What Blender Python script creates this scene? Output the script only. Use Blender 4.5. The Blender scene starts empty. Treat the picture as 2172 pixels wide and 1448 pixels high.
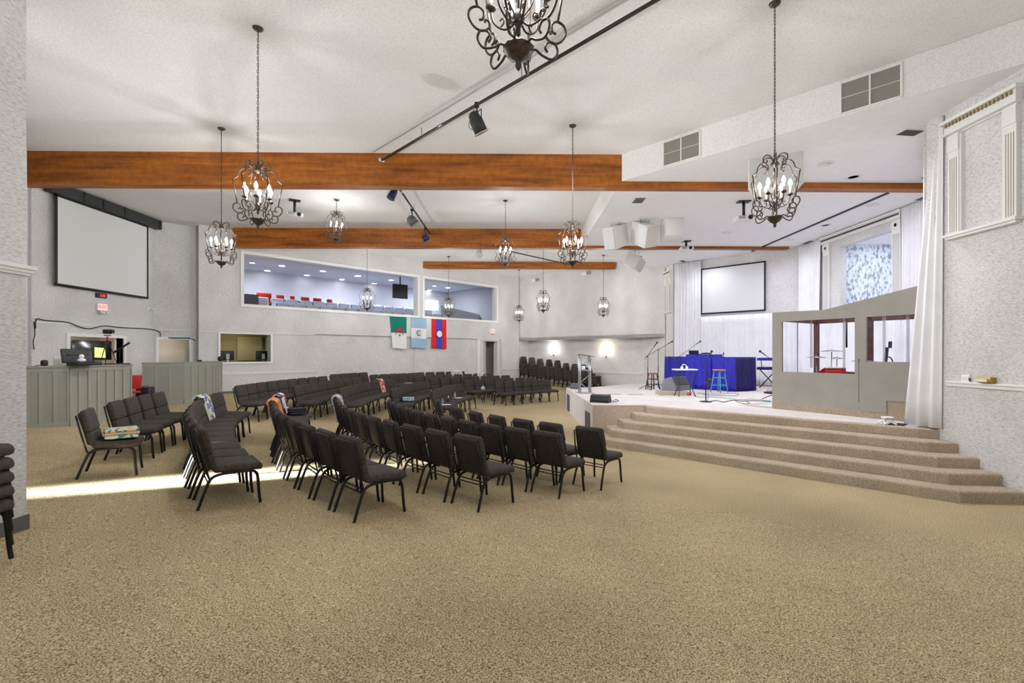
import bpy, bmesh, math, random
from mathutils import Vector, Matrix, noise
random.seed(7)
PI = math.pi
scn = bpy.context.scene
COL = scn.collection

# ---------------------------------------------------------------- camera, world, exposure
F_, CX_, CY_, YAW, EYE = 1003.0, 1104.2, 749.5, .0153, 2.0
cam_d = bpy.data.cameras.new('camera')
cam_d.sensor_width = 36; cam_d.lens = 36 * F_ / 2172
cam_d.shift_x = -(CX_ - 1086) / 2172; cam_d.shift_y = (CY_ - 724) / 2172
cam_d.clip_start = .05; cam_d.clip_end = 200
cam = bpy.data.objects.new('camera', cam_d); COL.objects.link(cam)
cam.location = (0, 0, EYE); cam.rotation_euler = (PI / 2, 0, -YAW)
scn.camera = cam
world = bpy.data.worlds.new('world'); scn.world = world; world.use_nodes = True
bg = world.node_tree.nodes['Background']; bg.inputs[0].default_value = (.96, .98, 1, 1); bg.inputs[1].default_value = .45
scn.view_settings.view_transform = 'Standard'; scn.view_settings.look = 'None'
scn.view_settings.exposure = 0.6; scn.view_settings.gamma = 1
scn.view_settings.use_curve_mapping = False

def lamp(name, kind, loc, power, color=(1, 1, 1), parent=None, target=None, **kw):
    d = bpy.data.lights.new(name, kind); d.energy = power; d.color = color
    for k, v in kw.items(): setattr(d, k, v)
    o = bpy.data.objects.new(name, d); COL.objects.link(o); o.location = loc
    if target is not None: o.rotation_euler = (Vector(target) - Vector(loc)).to_track_quat('-Z', 'Y').to_euler()
    if parent: o.parent = parent
    return o
def soft_falloff(o):                     # chandelier light, tone-compressed like the photograph's bracketed exposure
    d = o.data; d.use_nodes = True; nt = d.node_tree; e = nt.nodes['Emission']; f = nt.nodes.new('ShaderNodeLightFalloff'); f.inputs['Strength'].default_value = 1
    nt.links.new(f.outputs['Linear'], e.inputs['Strength']); return o
scn.cycles.max_bounces = 12; scn.cycles.diffuse_bounces = 5; scn.cycles.transparent_max_bounces = 12
# daylight falling through the doorway behind the pillar: a narrow strip across the carpet
lamp('daylight_strip', 'AREA', (-9.42, 2.38, 1.6), 50, (.9, .95, 1), target=(-3.84, 6.80, .3), shape='RECTANGLE', size=.42, size_y=.4, spread=.10)
# stage wash from the hung lighting bars and ceiling cans (cool)
lamp('stage_wash', 'SPOT', (.9, 8.0, 5.95), 600, (.86, .88, 1), target=(4.2, 13.6, .8), spot_size=1.0, spot_blend=.8, shadow_soft_size=.15)
lamp('stage_wash', 'SPOT', (-2.7, 15.6, 5.9), 700, (.80, .82, 1), target=(3.6, 14.6, .6), spot_size=.9, spot_blend=.8, shadow_soft_size=.15)
lamp('stage_wash', 'SPOT', (-2.7, 12.0, 5.9), 500, (.84, .86, 1), target=(7.6, 14.6, 1.5), spot_size=.9, spot_blend=.8, shadow_soft_size=.15)
for x, y, p in ((9.0, 16.2, 90), (9.1, 14.0, 80), (8.9, 11.9, 80), (7.4, 18.3, 100), (6.29, 9.41, 520), (6.74, 14.88, 170)):
    lamp('stage_can_light', 'SPOT', (x, y, 5.78), p, (.86, .85, 1), target=(x + .25, y, 0), spot_size=2.75, spot_blend=1, shadow_soft_size=.12)

# ---------------------------------------------------------------- geometry of the place
CC = Vector((6.84, 13.75))                      # the seating is laid out round this point on the stage
ZS, RI = .781, .781 / 5                         # stage height, riser
ZU, ZL = 6.417, 5.824                           # upper and lower ceiling
def fl(x, y): return max(0., (math.hypot(x - CC.x, y - CC.y) - 9) * .07)
cyw, syw = math.cos(YAW), math.sin(YAW)
def ray(px, py):
    u = (px - CX_) / F_; v = (CY_ - py) / F_
    return Vector((u * cyw + syw, -u * syw + cyw, v))
def az(px, py, z):
    d = ray(px, py); return d * ((z - EYE) / d.z) + Vector((0, 0, EYE))
def pl(px, py, a, b, c):
    d = ray(px, py); return d * (c / (a * d.x + b * d.y)) + Vector((0, 0, EYE))
def py_(px, py, Y): return pl(px, py, 0, 1, Y)

# ---------------------------------------------------------------- materials
MATS = {}
def mat(name, col, rough=.7, metal=0, emit=0, var=.0, scale=8, bump=0, bscale=60, spec=.4, alpha=1, trans=0, ecol=None, ior=1.45):
    if name in MATS: return MATS[name]
    m = bpy.data.materials.new(name); m.use_nodes = True; nt = m.node_tree; N = nt.nodes; L = nt.links
    b = N['Principled BSDF']; b.inputs['Base Color'].default_value = (*col, 1)
    b.inputs['Roughness'].default_value = rough; b.inputs['Metallic'].default_value = metal
    b.inputs['Specular IOR Level'].default_value = spec; b.inputs['IOR'].default_value = ior
    if trans: b.inputs['Transmission Weight'].default_value = trans
    if emit:
        b.inputs['Emission Color'].default_value = (*(ecol or col), 1); b.inputs['Emission Strength'].default_value = emit
    tc = N.new('ShaderNodeTexCoord')
    if var:
        n = N.new('ShaderNodeTexNoise'); n.inputs['Scale'].default_value = scale; n.inputs['Detail'].default_value = 4
        L.new(tc.outputs['Object'], n.inputs['Vector'])
        mr = N.new('ShaderNodeMapRange'); mr.inputs['From Min'].default_value = .3; mr.inputs['From Max'].default_value = .7
        mr.inputs['To Min'].default_value = 1 - var; mr.inputs['To Max'].default_value = 1 + var
        L.new(n.outputs['Fac'], mr.inputs['Value'])
        mx = N.new('ShaderNodeVectorMath'); mx.operation = 'SCALE'; mx.inputs[0].default_value = col
        L.new(mr.outputs[0], mx.inputs['Scale']); L.new(mx.outputs[0], b.inputs['Base Color'])
    if bump:
        n2 = N.new('ShaderNodeTexNoise'); n2.inputs['Scale'].default_value = bscale; n2.inputs['Detail'].default_value = 3
        L.new(tc.outputs['Object'], n2.inputs['Vector'])
        bp = N.new('ShaderNodeBump'); bp.inputs['Strength'].default_value = bump; bp.inputs['Distance'].default_value = .01
        L.new(n2.outputs['Fac'], bp.inputs['Height']); L.new(bp.outputs[0], b.inputs['Normal'])
    MATS[name] = m; return m

def ramp_mat(name, stops, scale, detail=6, stretch=(1, 1, 1), rough=.8, bump=.3, spec=.3, second=None):
    m = bpy.data.materials.new(name); m.use_nodes = True; nt = m.node_tree; N = nt.nodes; L = nt.links
    b = N['Principled BSDF']; b.inputs['Roughness'].default_value = rough; b.inputs['Specular IOR Level'].default_value = spec
    tc = N.new('ShaderNodeTexCoord'); mp = N.new('ShaderNodeMapping'); mp.inputs['Scale'].default_value = stretch
    L.new(tc.outputs['Object'], mp.inputs['Vector'])
    n = N.new('ShaderNodeTexNoise'); n.inputs['Scale'].default_value = scale; n.inputs['Detail'].default_value = detail
    L.new(mp.outputs[0], n.inputs['Vector'])
    r = N.new('ShaderNodeValToRGB'); e = r.color_ramp.elements
    while len(e) < len(stops): e.new(.5)
    for q, (p, c) in zip(e, stops): q.position = p; q.color = (*c, 1)
    L.new(n.outputs['Fac'], r.inputs['Fac']); out = r.outputs['Color']
    if second:
        sc, amt = second
        n3 = N.new('ShaderNodeTexNoise'); n3.inputs['Scale'].default_value = sc; n3.inputs['Detail'].default_value = 3
        L.new(tc.outputs['Object'], n3.inputs['Vector'])
        mr = N.new('ShaderNodeMapRange'); mr.inputs['From Min'].default_value = .3; mr.inputs['From Max'].default_value = .7
        mr.inputs['To Min'].default_value = 1 - amt; mr.inputs['To Max'].default_value = 1 + amt
        L.new(n3.outputs['Fac'], mr.inputs['Value'])
        mx = N.new('ShaderNodeVectorMath'); mx.operation = 'SCALE'
        L.new(out, mx.inputs[0]); L.new(mr.outputs[0], mx.inputs['Scale']); out = mx.outputs[0]
    L.new(out, b.inputs['Base Color'])
    if bump:
        bp = N.new('ShaderNodeBump'); bp.inputs['Strength'].default_value = bump; bp.inputs['Distance'].default_value = .01
        L.new(n.outputs['Fac'], bp.inputs['Height']); L.new(bp.outputs[0], b.inputs['Normal'])
    MATS[name] = m; return m

M_floor = ramp_mat('carpet_tan', [(.36, (.14, .104, .052)), (.5, (.44, .345, .195)), (.64, (.68, .565, .36))], 105, 3, rough=.95, bump=.8, spec=.1, second=(.7, .10))
M_step = ramp_mat('carpet_steps', [(.35, (.33, .265, .19)), (.65, (.50, .415, .315))], 60, 3, rough=.95, bump=.6, spec=.1, second=(2, .08))
M_stage = ramp_mat('carpet_stage', [(.35, (.50, .46, .42)), (.65, (.66, .62, .58))], 60, 3, rough=.95, bump=.4, spec=.1, second=(1.5, .06))
M_wall = ramp_mat('wallpaper_weave', [(.34, (.47, .455, .445)), (.48, (.60, .585, .575)), (.64, (.68, .665, .655))], 48, 7, (.45, .45, 1.6), rough=.9, bump=.15, spec=.15, second=(1.1, .07))
M_ceil = ramp_mat('ceiling_texture', [(.34, (.66, .655, .635)), (.5, (.745, .74, .72)), (.66, (.79, .785, .77))], 45, 6, rough=.95, bump=.2, spec=.1, second=(.5, .05))
M_ceil2 = ramp_mat('ceiling_smooth', [(.3, (.80, .80, .80)), (.7, (.84, .84, .84))], 6, 4, rough=.9, bump=.1, spec=.1)
M_wood = ramp_mat('beam_wood', [(.22, (.05, .014, .005)), (.36, (.20, .055, .004)), (.55, (.33, .098, .006)), (.8, (.45, .15, .012))], 2.2, 6, (.3, 3, 4), rough=.5, bump=.1, spec=.4, second=(9, .18))
M_white = mat('trim_white', (.74, .735, .71), .5)
M_cloth = mat('fabric_chair', (.064, .053, .047), .9, var=.25, scale=30, bump=.4, bscale=300, spec=.2)
M_back = mat('fabric_chair_back', (.034, .027, .022), .75, var=.2, scale=20, spec=.25)
M_frame = mat('chair_frame', (.012, .0115, .011), .33, metal=.3, spec=.5)
M_black = mat('black_plastic', (.012, .012, .013), .45)
M_dark = mat('dark_grey', (.035, .036, .038), .5)
M_iron = mat('wrought_iron', (.095, .072, .06), .40, metal=.6, var=.4, scale=40)
M_bulb = mat('bulb', (1, .98, .93), .3, emit=80, ecol=(1, .975, .93))
M_candle = mat('candle_sleeve', (.75, .72, .65), .5)
M_steel = mat('steel', (.45, .46, .48), .3, metal=.8)
M_chrome = mat('chrome', (.7, .7, .72), .15, metal=1)
M_curt = mat('white_drape', (.76, .76, .78), .85, var=.04, scale=3)
M_blue = mat('blue_drape', (.018, .016, .30), .7, var=.3, scale=4)
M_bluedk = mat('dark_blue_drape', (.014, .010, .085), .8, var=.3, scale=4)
M_count = mat('counter_paint', (.27, .265, .225), .6, var=.05, scale=3)
M_booth = mat('booth_paint', (.35, .335, .295), .7, var=.06, scale=3, bump=.1, bscale=200)
M_screen = mat('screen_cloth', (.66, .67, .66), .8)
M_scrblk = mat('screen_border', (.012, .012, .016), .6)
M_glass = mat('booth_glass', (.96, .97, 1), .02, trans=1, ior=1.03, spec=.5)
M_base = mat('baseboard_grey', (.13, .13, .12), .6)
M_red = mat('red_plastic', (.42, .02, .012), .5)
M_spk = mat('white_speaker', (.70, .69, .66), .6)
M_brass = mat('brass', (.42, .30, .08), .35, metal=.8)
M_paper = mat('paper', (.82, .82, .82), .7)

# ---------------------------------------------------------------- mesh builder
class MB:
    def __init__(s): s.v = []; s.f = []; s.m = []; s.sm = []
    def add(s, vs, fs, mi=0, smooth=False, M=None):
        b = len(s.v)
        s.v += [tuple(M @ Vector(p)) if M is not None else tuple(p) for p in vs]
        s.f += [[b + i for i in f] for f in fs]; s.m += [mi] * len(fs); s.sm += [smooth] * len(fs); return s
    def box(s, c, d, rz=0, mi=0, M=None, bev=0):
        x, y, z = d[0] / 2, d[1] / 2, d[2] / 2
        R = Matrix.Translation(c) @ Matrix.Rotation(rz, 4, 'Z')
        if M is not None: R = M @ R
        if bev: return s.rbox(d, bev, R, mi, 2)
        vs = [(-x, -y, -z), (x, -y, -z), (x, y, -z), (-x, y, -z), (-x, -y, z), (x, -y, z), (x, y, z), (-x, y, z)]
        return s.add(vs, [(0, 3, 2, 1), (4, 5, 6, 7), (0, 1, 5, 4), (1, 2, 6, 5), (2, 3, 7, 6), (3, 0, 4, 7)], mi, False, R)
    def rbox(s, d, bev, M=None, mi=0, seg=3, warp=None):
        bm = bmesh.new(); bmesh.ops.create_cube(bm, size=1, matrix=Matrix.Diagonal((*d, 1)))
        bmesh.ops.bevel(bm, geom=bm.edges[:] , offset=min(bev, min(d) * .49), segments=seg, affect='EDGES', profile=.5)
        if warp:
            for v in bm.verts: v.co = Vector(warp(v.co))
        bm.verts.ensure_lookup_table()
        s.add([v.co[:] for v in bm.verts], [[v.index for v in f.verts] for f in bm.faces], mi, True, M); bm.free(); return s
    def prism(s, poly, z0, z1, mi=0, M=None):
        n = len(poly); vs = [(x, y, z0) for x, y in poly] + [(x, y, z1) for x, y in poly]
        a = sum(poly[i][0] * poly[(i + 1) % n][1] - poly[(i + 1) % n][0] * poly[i][1] for i in range(n))
        fs = [list(range(n))[::-1], list(range(n, 2 * n))] + [(i, (i + 1) % n, n + (i + 1) % n, n + i) for i in range(n)]
        if a < 0: fs = [list(f)[::-1] for f in fs]
        return s.add(vs, fs, mi, False, M)
    def tube(s, pts, r, seg=8, mi=0, closed=False, M=None, cap=True):
        P = [Vector(p) for p in pts]; n = len(P); rr = r if isinstance(r, (list, tuple)) else [r] * n
        up = None; vs = []
        for i in range(n):
            if closed: t = P[(i + 1) % n] - P[i - 1]
            else: t = P[min(i + 1, n - 1)] - P[max(i - 1, 0)]
            t = t.normalized() if t.length > 1e-9 else Vector((0, 0, 1))
            if up is None: up = t.orthogonal().normalized()
            else:
                up = up - t * up.dot(t); up = up.normalized() if up.length > 1e-6 else t.orthogonal().normalized()
            q = t.cross(up)
            for k in range(seg):
                a = 2 * PI * k / seg; vs.append(tuple(P[i] + (up * math.cos(a) + q * math.sin(a)) * rr[i]))
        fs = []
        for i in range(n if closed else n - 1):
            j = (i + 1) % n
            for k in range(seg): fs.append((i * seg + k, i * seg + (k + 1) % seg, j * seg + (k + 1) % seg, j * seg + k))
        if cap and not closed: fs.append(tuple(range(seg))[::-1]); fs.append(tuple((n - 1) * seg + k for k in range(seg)))
        return s.add(vs, fs, mi, True, M)
    def cyl(s, a, b, r, seg=12, mi=0, M=None): return s.tube([a, b], r, seg, mi, M=M)
    def lathe(s, prof, seg=16, c=(0, 0, 0), mi=0, M=None, flute=0):
        vs = []; n = len(prof)
        for r, z in prof:
            for k in range(seg):
                a = 2 * PI * k / seg; q = r * (1 - (flute if k % 2 else 0))
                vs.append((c[0] + q * math.cos(a), c[1] + q * math.sin(a), c[2] + z))
        fs = [(i * seg + k, i * seg + (k + 1) % seg, (i + 1) * seg + (k + 1) % seg, (i + 1) * seg + k) for i in range(n - 1) for k in range(seg)]
        if prof[0][0] > 1e-5: fs.append(tuple(range(seg))[::-1])
        if prof[-1][0] > 1e-5: fs.append(tuple((n - 1) * seg + k for k in range(seg)))
        return s.add(vs, fs, mi, True, M)
    def ball(s, c, r, seg=10, mi=0, sx=(1, 1, 1), M=None):
        pr = [(max(1e-6, r * math.sin(PI * i / (seg // 2 + 1))), -r * math.cos(PI * i / (seg // 2 + 1))) for i in range(seg // 2 + 2)]
        R = Matrix.Translation(c) @ Matrix.Diagonal((*sx, 1))
        return s.lathe(pr, seg, mi=mi, M=(M @ R if M is not None else R))
    def grid(s, fn, nu, nv, mi=0, smooth=True, M=None, mf=None, keep=None):
        vs = [fn(i / nu, j / nv) for j in range(nv + 1) for i in range(nu + 1)]
        for j in range(nv):
            fs = []
        b = len(s.v); s.v += [tuple(M @ Vector(p)) if M is not None else tuple(p) for p in vs]
        for j in range(nv):
            for i in range(nu):
                a = b + j * (nu + 1) + i
                s.f.append([a, a + 1, a + nu + 2, a + nu + 1]); s.m.append(mf((i + .5) / nu, (j + .5) / nv) if mf else mi); s.sm.append(smooth)
        return s
    def mesh(s, name, mats):
        me = bpy.data.meshes.new(name); me.from_pydata(s.v, [], s.f)
        for m in (mats if isinstance(mats, (list, tuple)) else [mats]): me.materials.append(m)
        me.polygons.foreach_set('material_index', s.m); me.polygons.foreach_set('use_smooth', s.sm); me.update(); return me
    def build(s, name, mats, parent=None, world=False, sol=0, fix=False):
        if world and parent is not None:
            I = (Matrix.Translation(parent.location) @ parent.rotation_euler.to_matrix().to_4x4()).inverted()
            s.v = [tuple(I @ Vector(p)) for p in s.v]
        me = s.mesh(name, mats)
        if fix:
            bm = bmesh.new(); bm.from_mesh(me); bmesh.ops.recalc_face_normals(bm, faces=bm.faces[:]); bm.to_mesh(me); bm.free()
        o = bpy.data.objects.new(name, me); COL.objects.link(o)
        if parent is not None: o.parent = parent
        if sol:
            md = o.modifiers.new('thick', 'SOLIDIFY'); md.thickness = sol; md.offset = 0
        return o

def tag(o, label=None, cat=None, group=None, kind=None):
    if label: o['label'] = label
    if cat: o['category'] = cat
    if group: o['group'] = group
    if kind: o['kind'] = kind
    return o
def thing(name, label, cat, loc=(0, 0, 0), rz=0, group=None):
    o = bpy.data.objects.new(name, None); COL.objects.link(o); o.location = loc; o.rotation_euler = (0, 0, rz); o.empty_display_size = .1
    return tag(o, label, cat, group)
def struct(o): o['kind'] = 'structure'; return o
KIDS = {}
def kids(o):
    if o.name not in KIDS or not KIDS[o.name]: KIDS[o.name] = [c for c in bpy.data.objects if c.parent == o]
    return KIDS[o.name]
def dup(o, parent=None, loc=None, rz=None, label=None, group=None):
    c = o.copy(); COL.objects.link(c)
    if parent is not None: c.parent = parent
    if loc is not None: c.location = loc
    if rz is not None: c.rotation_euler = (0, 0, rz)
    if label: c['label'] = label
    if group: c['group'] = group
    for k in kids(o): dup(k, c)
    return c
def smooth_pts(P, n=6):
    P = [Vector(p) for p in P]; out = []
    for i in range(len(P) - 1):
        a, b, c, d = P[max(i - 1, 0)], P[i], P[i + 1], P[min(i + 2, len(P) - 1)]
        for k in range(n):
            t = k / n
            out.append(.5 * ((2 * b) + (c - a) * t + (2 * a - 5 * b + 4 * c - d) * t * t + (3 * b - a - 3 * c + d) * t ** 3))
    out.append(P[-1]); return out
def text(name, body, size, M, m, parent, ext=.002):
    cu = bpy.data.curves.new(name, 'FONT'); cu.body = body; cu.size = size; cu.extrude = ext; cu.align_x = 'CENTER'; cu.align_y = 'CENTER'
    tmp = bpy.data.objects.new('tmp', cu); COL.objects.link(tmp); bpy.context.view_layer.update()
    me = bpy.data.meshes.new_from_object(tmp.evaluated_get(bpy.context.evaluated_depsgraph_get())); bpy.data.objects.remove(tmp); bpy.data.curves.remove(cu)
    me.name = name; me.materials.clear(); me.materials.append(m); o = bpy.data.objects.new(name, me); COL.objects.link(o); o.parent = parent
    o.matrix_basis = (Matrix.Translation(parent.location) @ parent.rotation_euler.to_matrix().to_4x4()).inverted() @ M
    return o

# wall made of cells so that openings are real holes. frame: origin p0, direction d, outward thickness away from room
def wall(name, p0, p1, z0, z1, holes=(), th=.2, m=None, side=1):
    p0 = Vector(p0); p1 = Vector(p1); d = p1 - p0; L = d.length; d.normalize(); n = Vector((-d.y, d.x)) * side
    ts = sorted({0, L, *[h[0] for h in holes], *[h[1] for h in holes]}); zs = sorted({z0, z1, *[h[2] for h in holes], *[h[3] for h in holes]})
    mb = MB()
    for a, b in zip(ts, ts[1:]):
        for e, f in zip(zs, zs[1:]):
            if any(h[0] <= (a + b) / 2 <= h[1] and h[2] <= (e + f) / 2 <= h[3] for h in holes): continue
            q = [p0 + d * a, p0 + d * b, p0 + d * b + n * th, p0 + d * a + n * th]
            mb.prism([v[:] for v in q], e, f)
    return struct(mb.build(name, m or M_wall))
def run(mb, p0, p1, t0, t1, z0, z1, out, into=0, mi=0):     # a box lying on the face of a wall line
    p0 = Vector(p0); d = (Vector(p1) - p0).normalized(); n = Vector((d.y, -d.x))
    mb.prism([(p0 + d * t0 - n * into)[:], (p0 + d * t1 - n * into)[:], (p0 + d * t1 + n * out)[:], (p0 + d * t0 + n * out)[:]], z0, z1, mi)

# ---------------------------------------------------------------- room shell
R2 = math.sqrt(2)
XW, XR, XB = -11.94, 6.84, 10.27
MW0, MW1 = (-10.81, 16.39), (.90, 28.10)         # main wall line  Y - X = 27.2
FW0, FW1 = (.33, 27.54), (6.79, 21.08)           # far wall line   X + Y = 27.87
def tm(X): return (X + 10.81) * R2
# floor: a bowl that rises gently away from the stage
def floorfn(u, v):
    x = -13.2 + u * 24.5; y = -4 + v * 36
    return (x, y, fl(x, y))
fm = MB().grid(floorfn, 98, 144); fo = struct(fm.build('floor', M_floor))
struct(MB().prism([(-14.5, -4), (7.2, -4), (7.2, 30), (-14.5, 30)], ZU, ZU + .15).build('ceiling', M_ceil))
# lower ceiling over the stage, with its soffit
low = [(7.3, 5.57), (2.42, 10.45), (2.42, 17.05), (7.3, 21.93), (11.5, 21.9), (11.5, 5.6)]
struct(MB().prism(low, ZL, ZU - .002).build('ceiling_stage', M_ceil2))
sof = MB(); pts = [Vector(p) for p in low[:4]]
for a, b in zip(pts, pts[1:]):
    n = Vector((-(b - a).y, (b - a).x)).normalized()
    if n.x > 0: n = -n
    sof.prism([a[:], b[:], (b + n * .012)[:], (a + n * .012)[:]], ZL - .004, ZU - .003)
struct(sof.build('trim_1', M_ceil))
# walls
struct(MB().prism([(-4.45, -4), (-4.45, 4.39), (-6.4, 4.39), (-6.4, -4)], 0, ZU).build('wall_near_left', M_wall))
struct(MB().prism([(-4.448, -4), (-4.435, -4), (-4.435, 4.40), (-4.435, 4.405), (-5.5, 4.405), (-5.5, 4.392), (-4.448, 4.392)], .2, .53).build('baseboard_near_left', M_base))
rl = MB()
for z0, z1, o in ((2.71, 2.735, .02), (2.735, 2.765, .035), (2.765, 2.80, .05)): rl.prism([(-4.45, -4), (-4.45 + o, -4), (-4.45 + o, 4.39 + o), (-6, 4.39 + o), (-6, 4.39)], z0, z1)
struct(rl.build('trim_2', M_white))
wall('wall_left', (XW, 11.9), (XW, 15.9), 0, ZU, [(.99, 2.75, 1.2, 2.46)], side=1)
wall('wall_left_near_corner', (-6.2, 6.06), (XW, 11.82), 0, ZU, side=1)
wall('wall_left_far_corner', (XW, 15.9), (-11.13, 16.71), 0, ZU, [(.13, .98, 0, 2.47)])
struct(MB().prism([(-11.13, 16.71), (-10.81, 16.39), (-10.6, 16.6), (-10.9, 16.9)], 0, ZU).build('wall_left_return', M_wall))
holes = [(tm(-9.85), tm(-4.60), 3.76, 5.66), (tm(-4.36), tm(-.99), 3.76, 5.66), (tm(-10.36), tm(-9.20), 1.70, 2.70), (tm(-1.68), tm(-.95), 0, 2.71)]
wall('wall_back_left', MW0, (.33, 27.53), 0, ZU, holes, th=.22)
wall('wall_recess_left', (.34, 27.54), MW1, 0, 2.75, th=.2)
wall('wall_back_right', FW0, FW1, 2.74, ZU, th=.25)
wall('wall_recess_back', (.90, 28.10), (6.25, 22.75), 0, 2.9, th=.2)
wall('wall_recess_right', (6.25, 22.75), (6.79, 21.1), 0, 2.9, th=.2)
struct(MB().prism([(.33, 27.54), (6.79, 21.08), (6.9, 21.6), (6.4, 22.9), (.95, 28.3)], 2.74, 2.9).build('ceiling_recess', M_wall))
wall('wall_stage_far', (XR, 21.1), (XR, 20.15), 0, ZL + .1)
wall('wall_stage_far_corner', (XR, 20.21), (XB, 16.78), 0, ZL + .1)
wall('wall_stage_back', (XB, 16.78), (XB, 11.2), 0, ZL + .1, [(2.07, 4.27, 3.5, 5.35)])
wall('wall_stage_near_corner', (XB, 11.2), (XR, 7.77), 0, ZL + .1)
wall('wall_right', (XR, 7.72), (XR, -4), 0, ZU + .1)
# baptistry room behind the opening in the stage wall
M_marble = ramp_mat('marbled_paper', [(.40, (.30, .33, .40)), (.48, (.62, .66, .74)), (.6, (.76, .79, .86))], 7, 9, (2, 1, 1), rough=.6, bump=0)
bp_ = MB()
bp_.box((11.6, 14.95, 4.6), (2.3, .1, 2.6)); bp_.box((12.7, 13.6, 4.6), (.1, 2.8, 2.6)); bp_.box((11.6, 12.2, 4.6), (2.3, .1, 2.6))
struct(bp_.build('wall_baptistry', M_marble))
struct(MB().box((11.6, 13.6, 5.52), (2.4, 2.9, .1)).build('ceiling_baptistry', M_ceil2))
struct(MB().box((11.6, 13.6, 3.45), (2.4, 2.9, .1)).build('floor_baptistry', M_ceil2))
lamp('baptistry_light', 'AREA', (11.4, 13.7, 5.45), 20, (.85, .9, 1), shape='RECTANGLE', size=1.1, size_y=.4)

# rails and baseboards
def rails(name, p0, p1, t0, t1, z, m=M_white, h=.07, o=.03, keep=None):
    mb = MB(); run(mb, p0, p1, t0, t1, z - h, z, o); run(mb, p0, p1, t0, t1, z - h * .35, z - h * .05, o + .02); return struct(mb.build(name, m))
rails('trim_3', (XW, 11.9), (XW, 15.9), 0, 4.0, 2.82, h=.05, o=.02)
rails('trim_4', (XW, 15.9), (-11.13, 16.71), 0, 1.14, 2.82, h=.04, o=.015)
rails('trim_5', MW0, MW1, 0, tm(-8.03), 2.76, h=.035, o=.10)
rails('trim_6', MW0, MW1, 0, tm(-8.03), 1.31, o=.105)
rails('trim_7', (XR, 7.4), (XR, -4), .05, 11, 1.575, h=.08)
rails('trim_8', (.90, 28.10), (6.25, 22.75), .02, 7.5, 1.03, h=.06)
rails('trim_9', (.34, 27.54), MW1, .02, .78, 1.10, h=.06)
rails('trim_10', MW0, MW1, tm(-.90), tm(.27), 1.13, h=.06, o=.105)
b_ = MB(); run(b_, MW0, MW1, 0, tm(-8.03), .3, .66, .095); struct(b_.build('baseboard_back_left', M_base))
b_ = MB(); run(b_, (.9, 28.1), (6.25, 22.75), 0, 7.4, 0, .35, .012); struct(b_.build('baseboard_recess', M_base))
# recessed folding partition in the main wall : proud upper wall band + jamb
t_ = MB()
run(t_, MW0, MW1, 0.0, tm(-8.03), .3, 2.75, .05, 0); run(t_, MW0, MW1, tm(-8.03), tm(-1.88), 2.76, 2.84, .07, 0)
run(t_, MW0, MW1, 0.0, tm(-8.03), 2.75, ZU, .05); run(t_, MW0, MW1, tm(-8.03), tm(.33) - .02, 2.78, ZU, .05)
t_2 = MB()
for a, b, z0, z1 in [(0, tm(-10.36), .3, 2.78), (tm(-10.36), tm(-9.20), .3, 1.70), (tm(-10.36), tm(-9.20), 2.70, 2.78), (tm(-9.20), tm(-8.03), .3, 2.78),
                     (0, tm(-9.85), 2.78, ZU), (tm(-9.85), tm(-4.60), 2.78, 3.76), (tm(-9.85), tm(-4.60), 5.66, ZU), (tm(-4.60), tm(-4.36), 2.78, ZU),
                     (tm(-4.36), tm(-.99), 2.78, 3.76), (tm(-4.36), tm(-.99), 5.66, ZU), (tm(-.99), tm(.27), 2.78, ZU), (tm(-1.84), tm(-1.68), .1, 2.78), (tm(-1.68), tm(-.95), 2.71, 2.78), (tm(-.95), tm(.27), .1, 2.78)]:
    run(t_2, MW0, MW1, a, b, z0, z1, .08)
struct(t_2.build('wall_back_left_face', M_wall))
t_ = MB(); run(t_, MW0, MW1, tm(-4.72), tm(-4.50), .2, 2.78, .03); struct(t_.build('trim_11', M_wall))
t_ = MB(); run(t_, MW0, MW1, tm(-1.93), tm(-1.84), .2, 2.79, .075); struct(t_.build('trim_12', M_white))

# ---------------------------------------------------------------- gallery window frames, gallery room
def frame_on(mb, p0, p1, t0, t1, z0, z1, w, out, into=.1, sill=False, bottom=True):
    run(mb, p0, p1, t0 - w, t0, z0 - w, z1 + w, out, into); run(mb, p0, p1, t1, t1 + w, z0 - w, z1 + w, out, into)
    run(mb, p0, p1, t0, t1, z1, z1 + w, out, into)
    if bottom: run(mb, p0, p1, t0, t1, z0 - w, z0, out, into)
for i, (a, b, lab) in enumerate([(-9.85, -4.60, 'a'), (-4.36, -.99, 'b')]):
    mb = MB(); frame_on(mb, MW0, MW1, tm(a) + .02, tm(b) - .02, 3.80, 5.62, .11, .125, .25)
    w = struct(mb.build('window_%d' % (i + 1), M_white))
    g = MB(); run(g, MW0, MW1, tm(a) + .02, tm(b) - .02, 3.80, 5.62, -.10, .115); struct(g.build('glass', M_glass, w))
mb = MB(); frame_on(mb, MW0, MW1, tm(-10.36), tm(-9.20), 1.70, 2.70, .07, .12, .25); struct(mb.build('window_3', M_white))
mb = MB(); frame_on(mb, (XW, 11.9), (XW, 15.9), .99, 2.75, 1.2, 2.46, .09, .04, .25); struct(mb.build('window_4', M_white))
mb = MB(); frame_on(mb, (XW, 15.9), (-11.13, 16.71), .13, .98, 0.05, 2.47, .09, .04, .2, bottom=False); dfr = struct(mb.build('door_1', M_white))
mb = MB(); run(mb, MW0, MW1, tm(-1.68) - .02, tm(-1.68) + .06, .1, 2.71, .065, .3); run(mb, MW0, MW1, tm(-1.68), tm(-.95), 2.66, 2.72, .062, .3); struct(mb.build('door_2', mat('door_frame_cream', (.52, .50, .40), .6)))
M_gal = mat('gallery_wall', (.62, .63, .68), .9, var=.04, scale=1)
def D(px, py, d): return pl(px, py, -1, 1, d)
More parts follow.
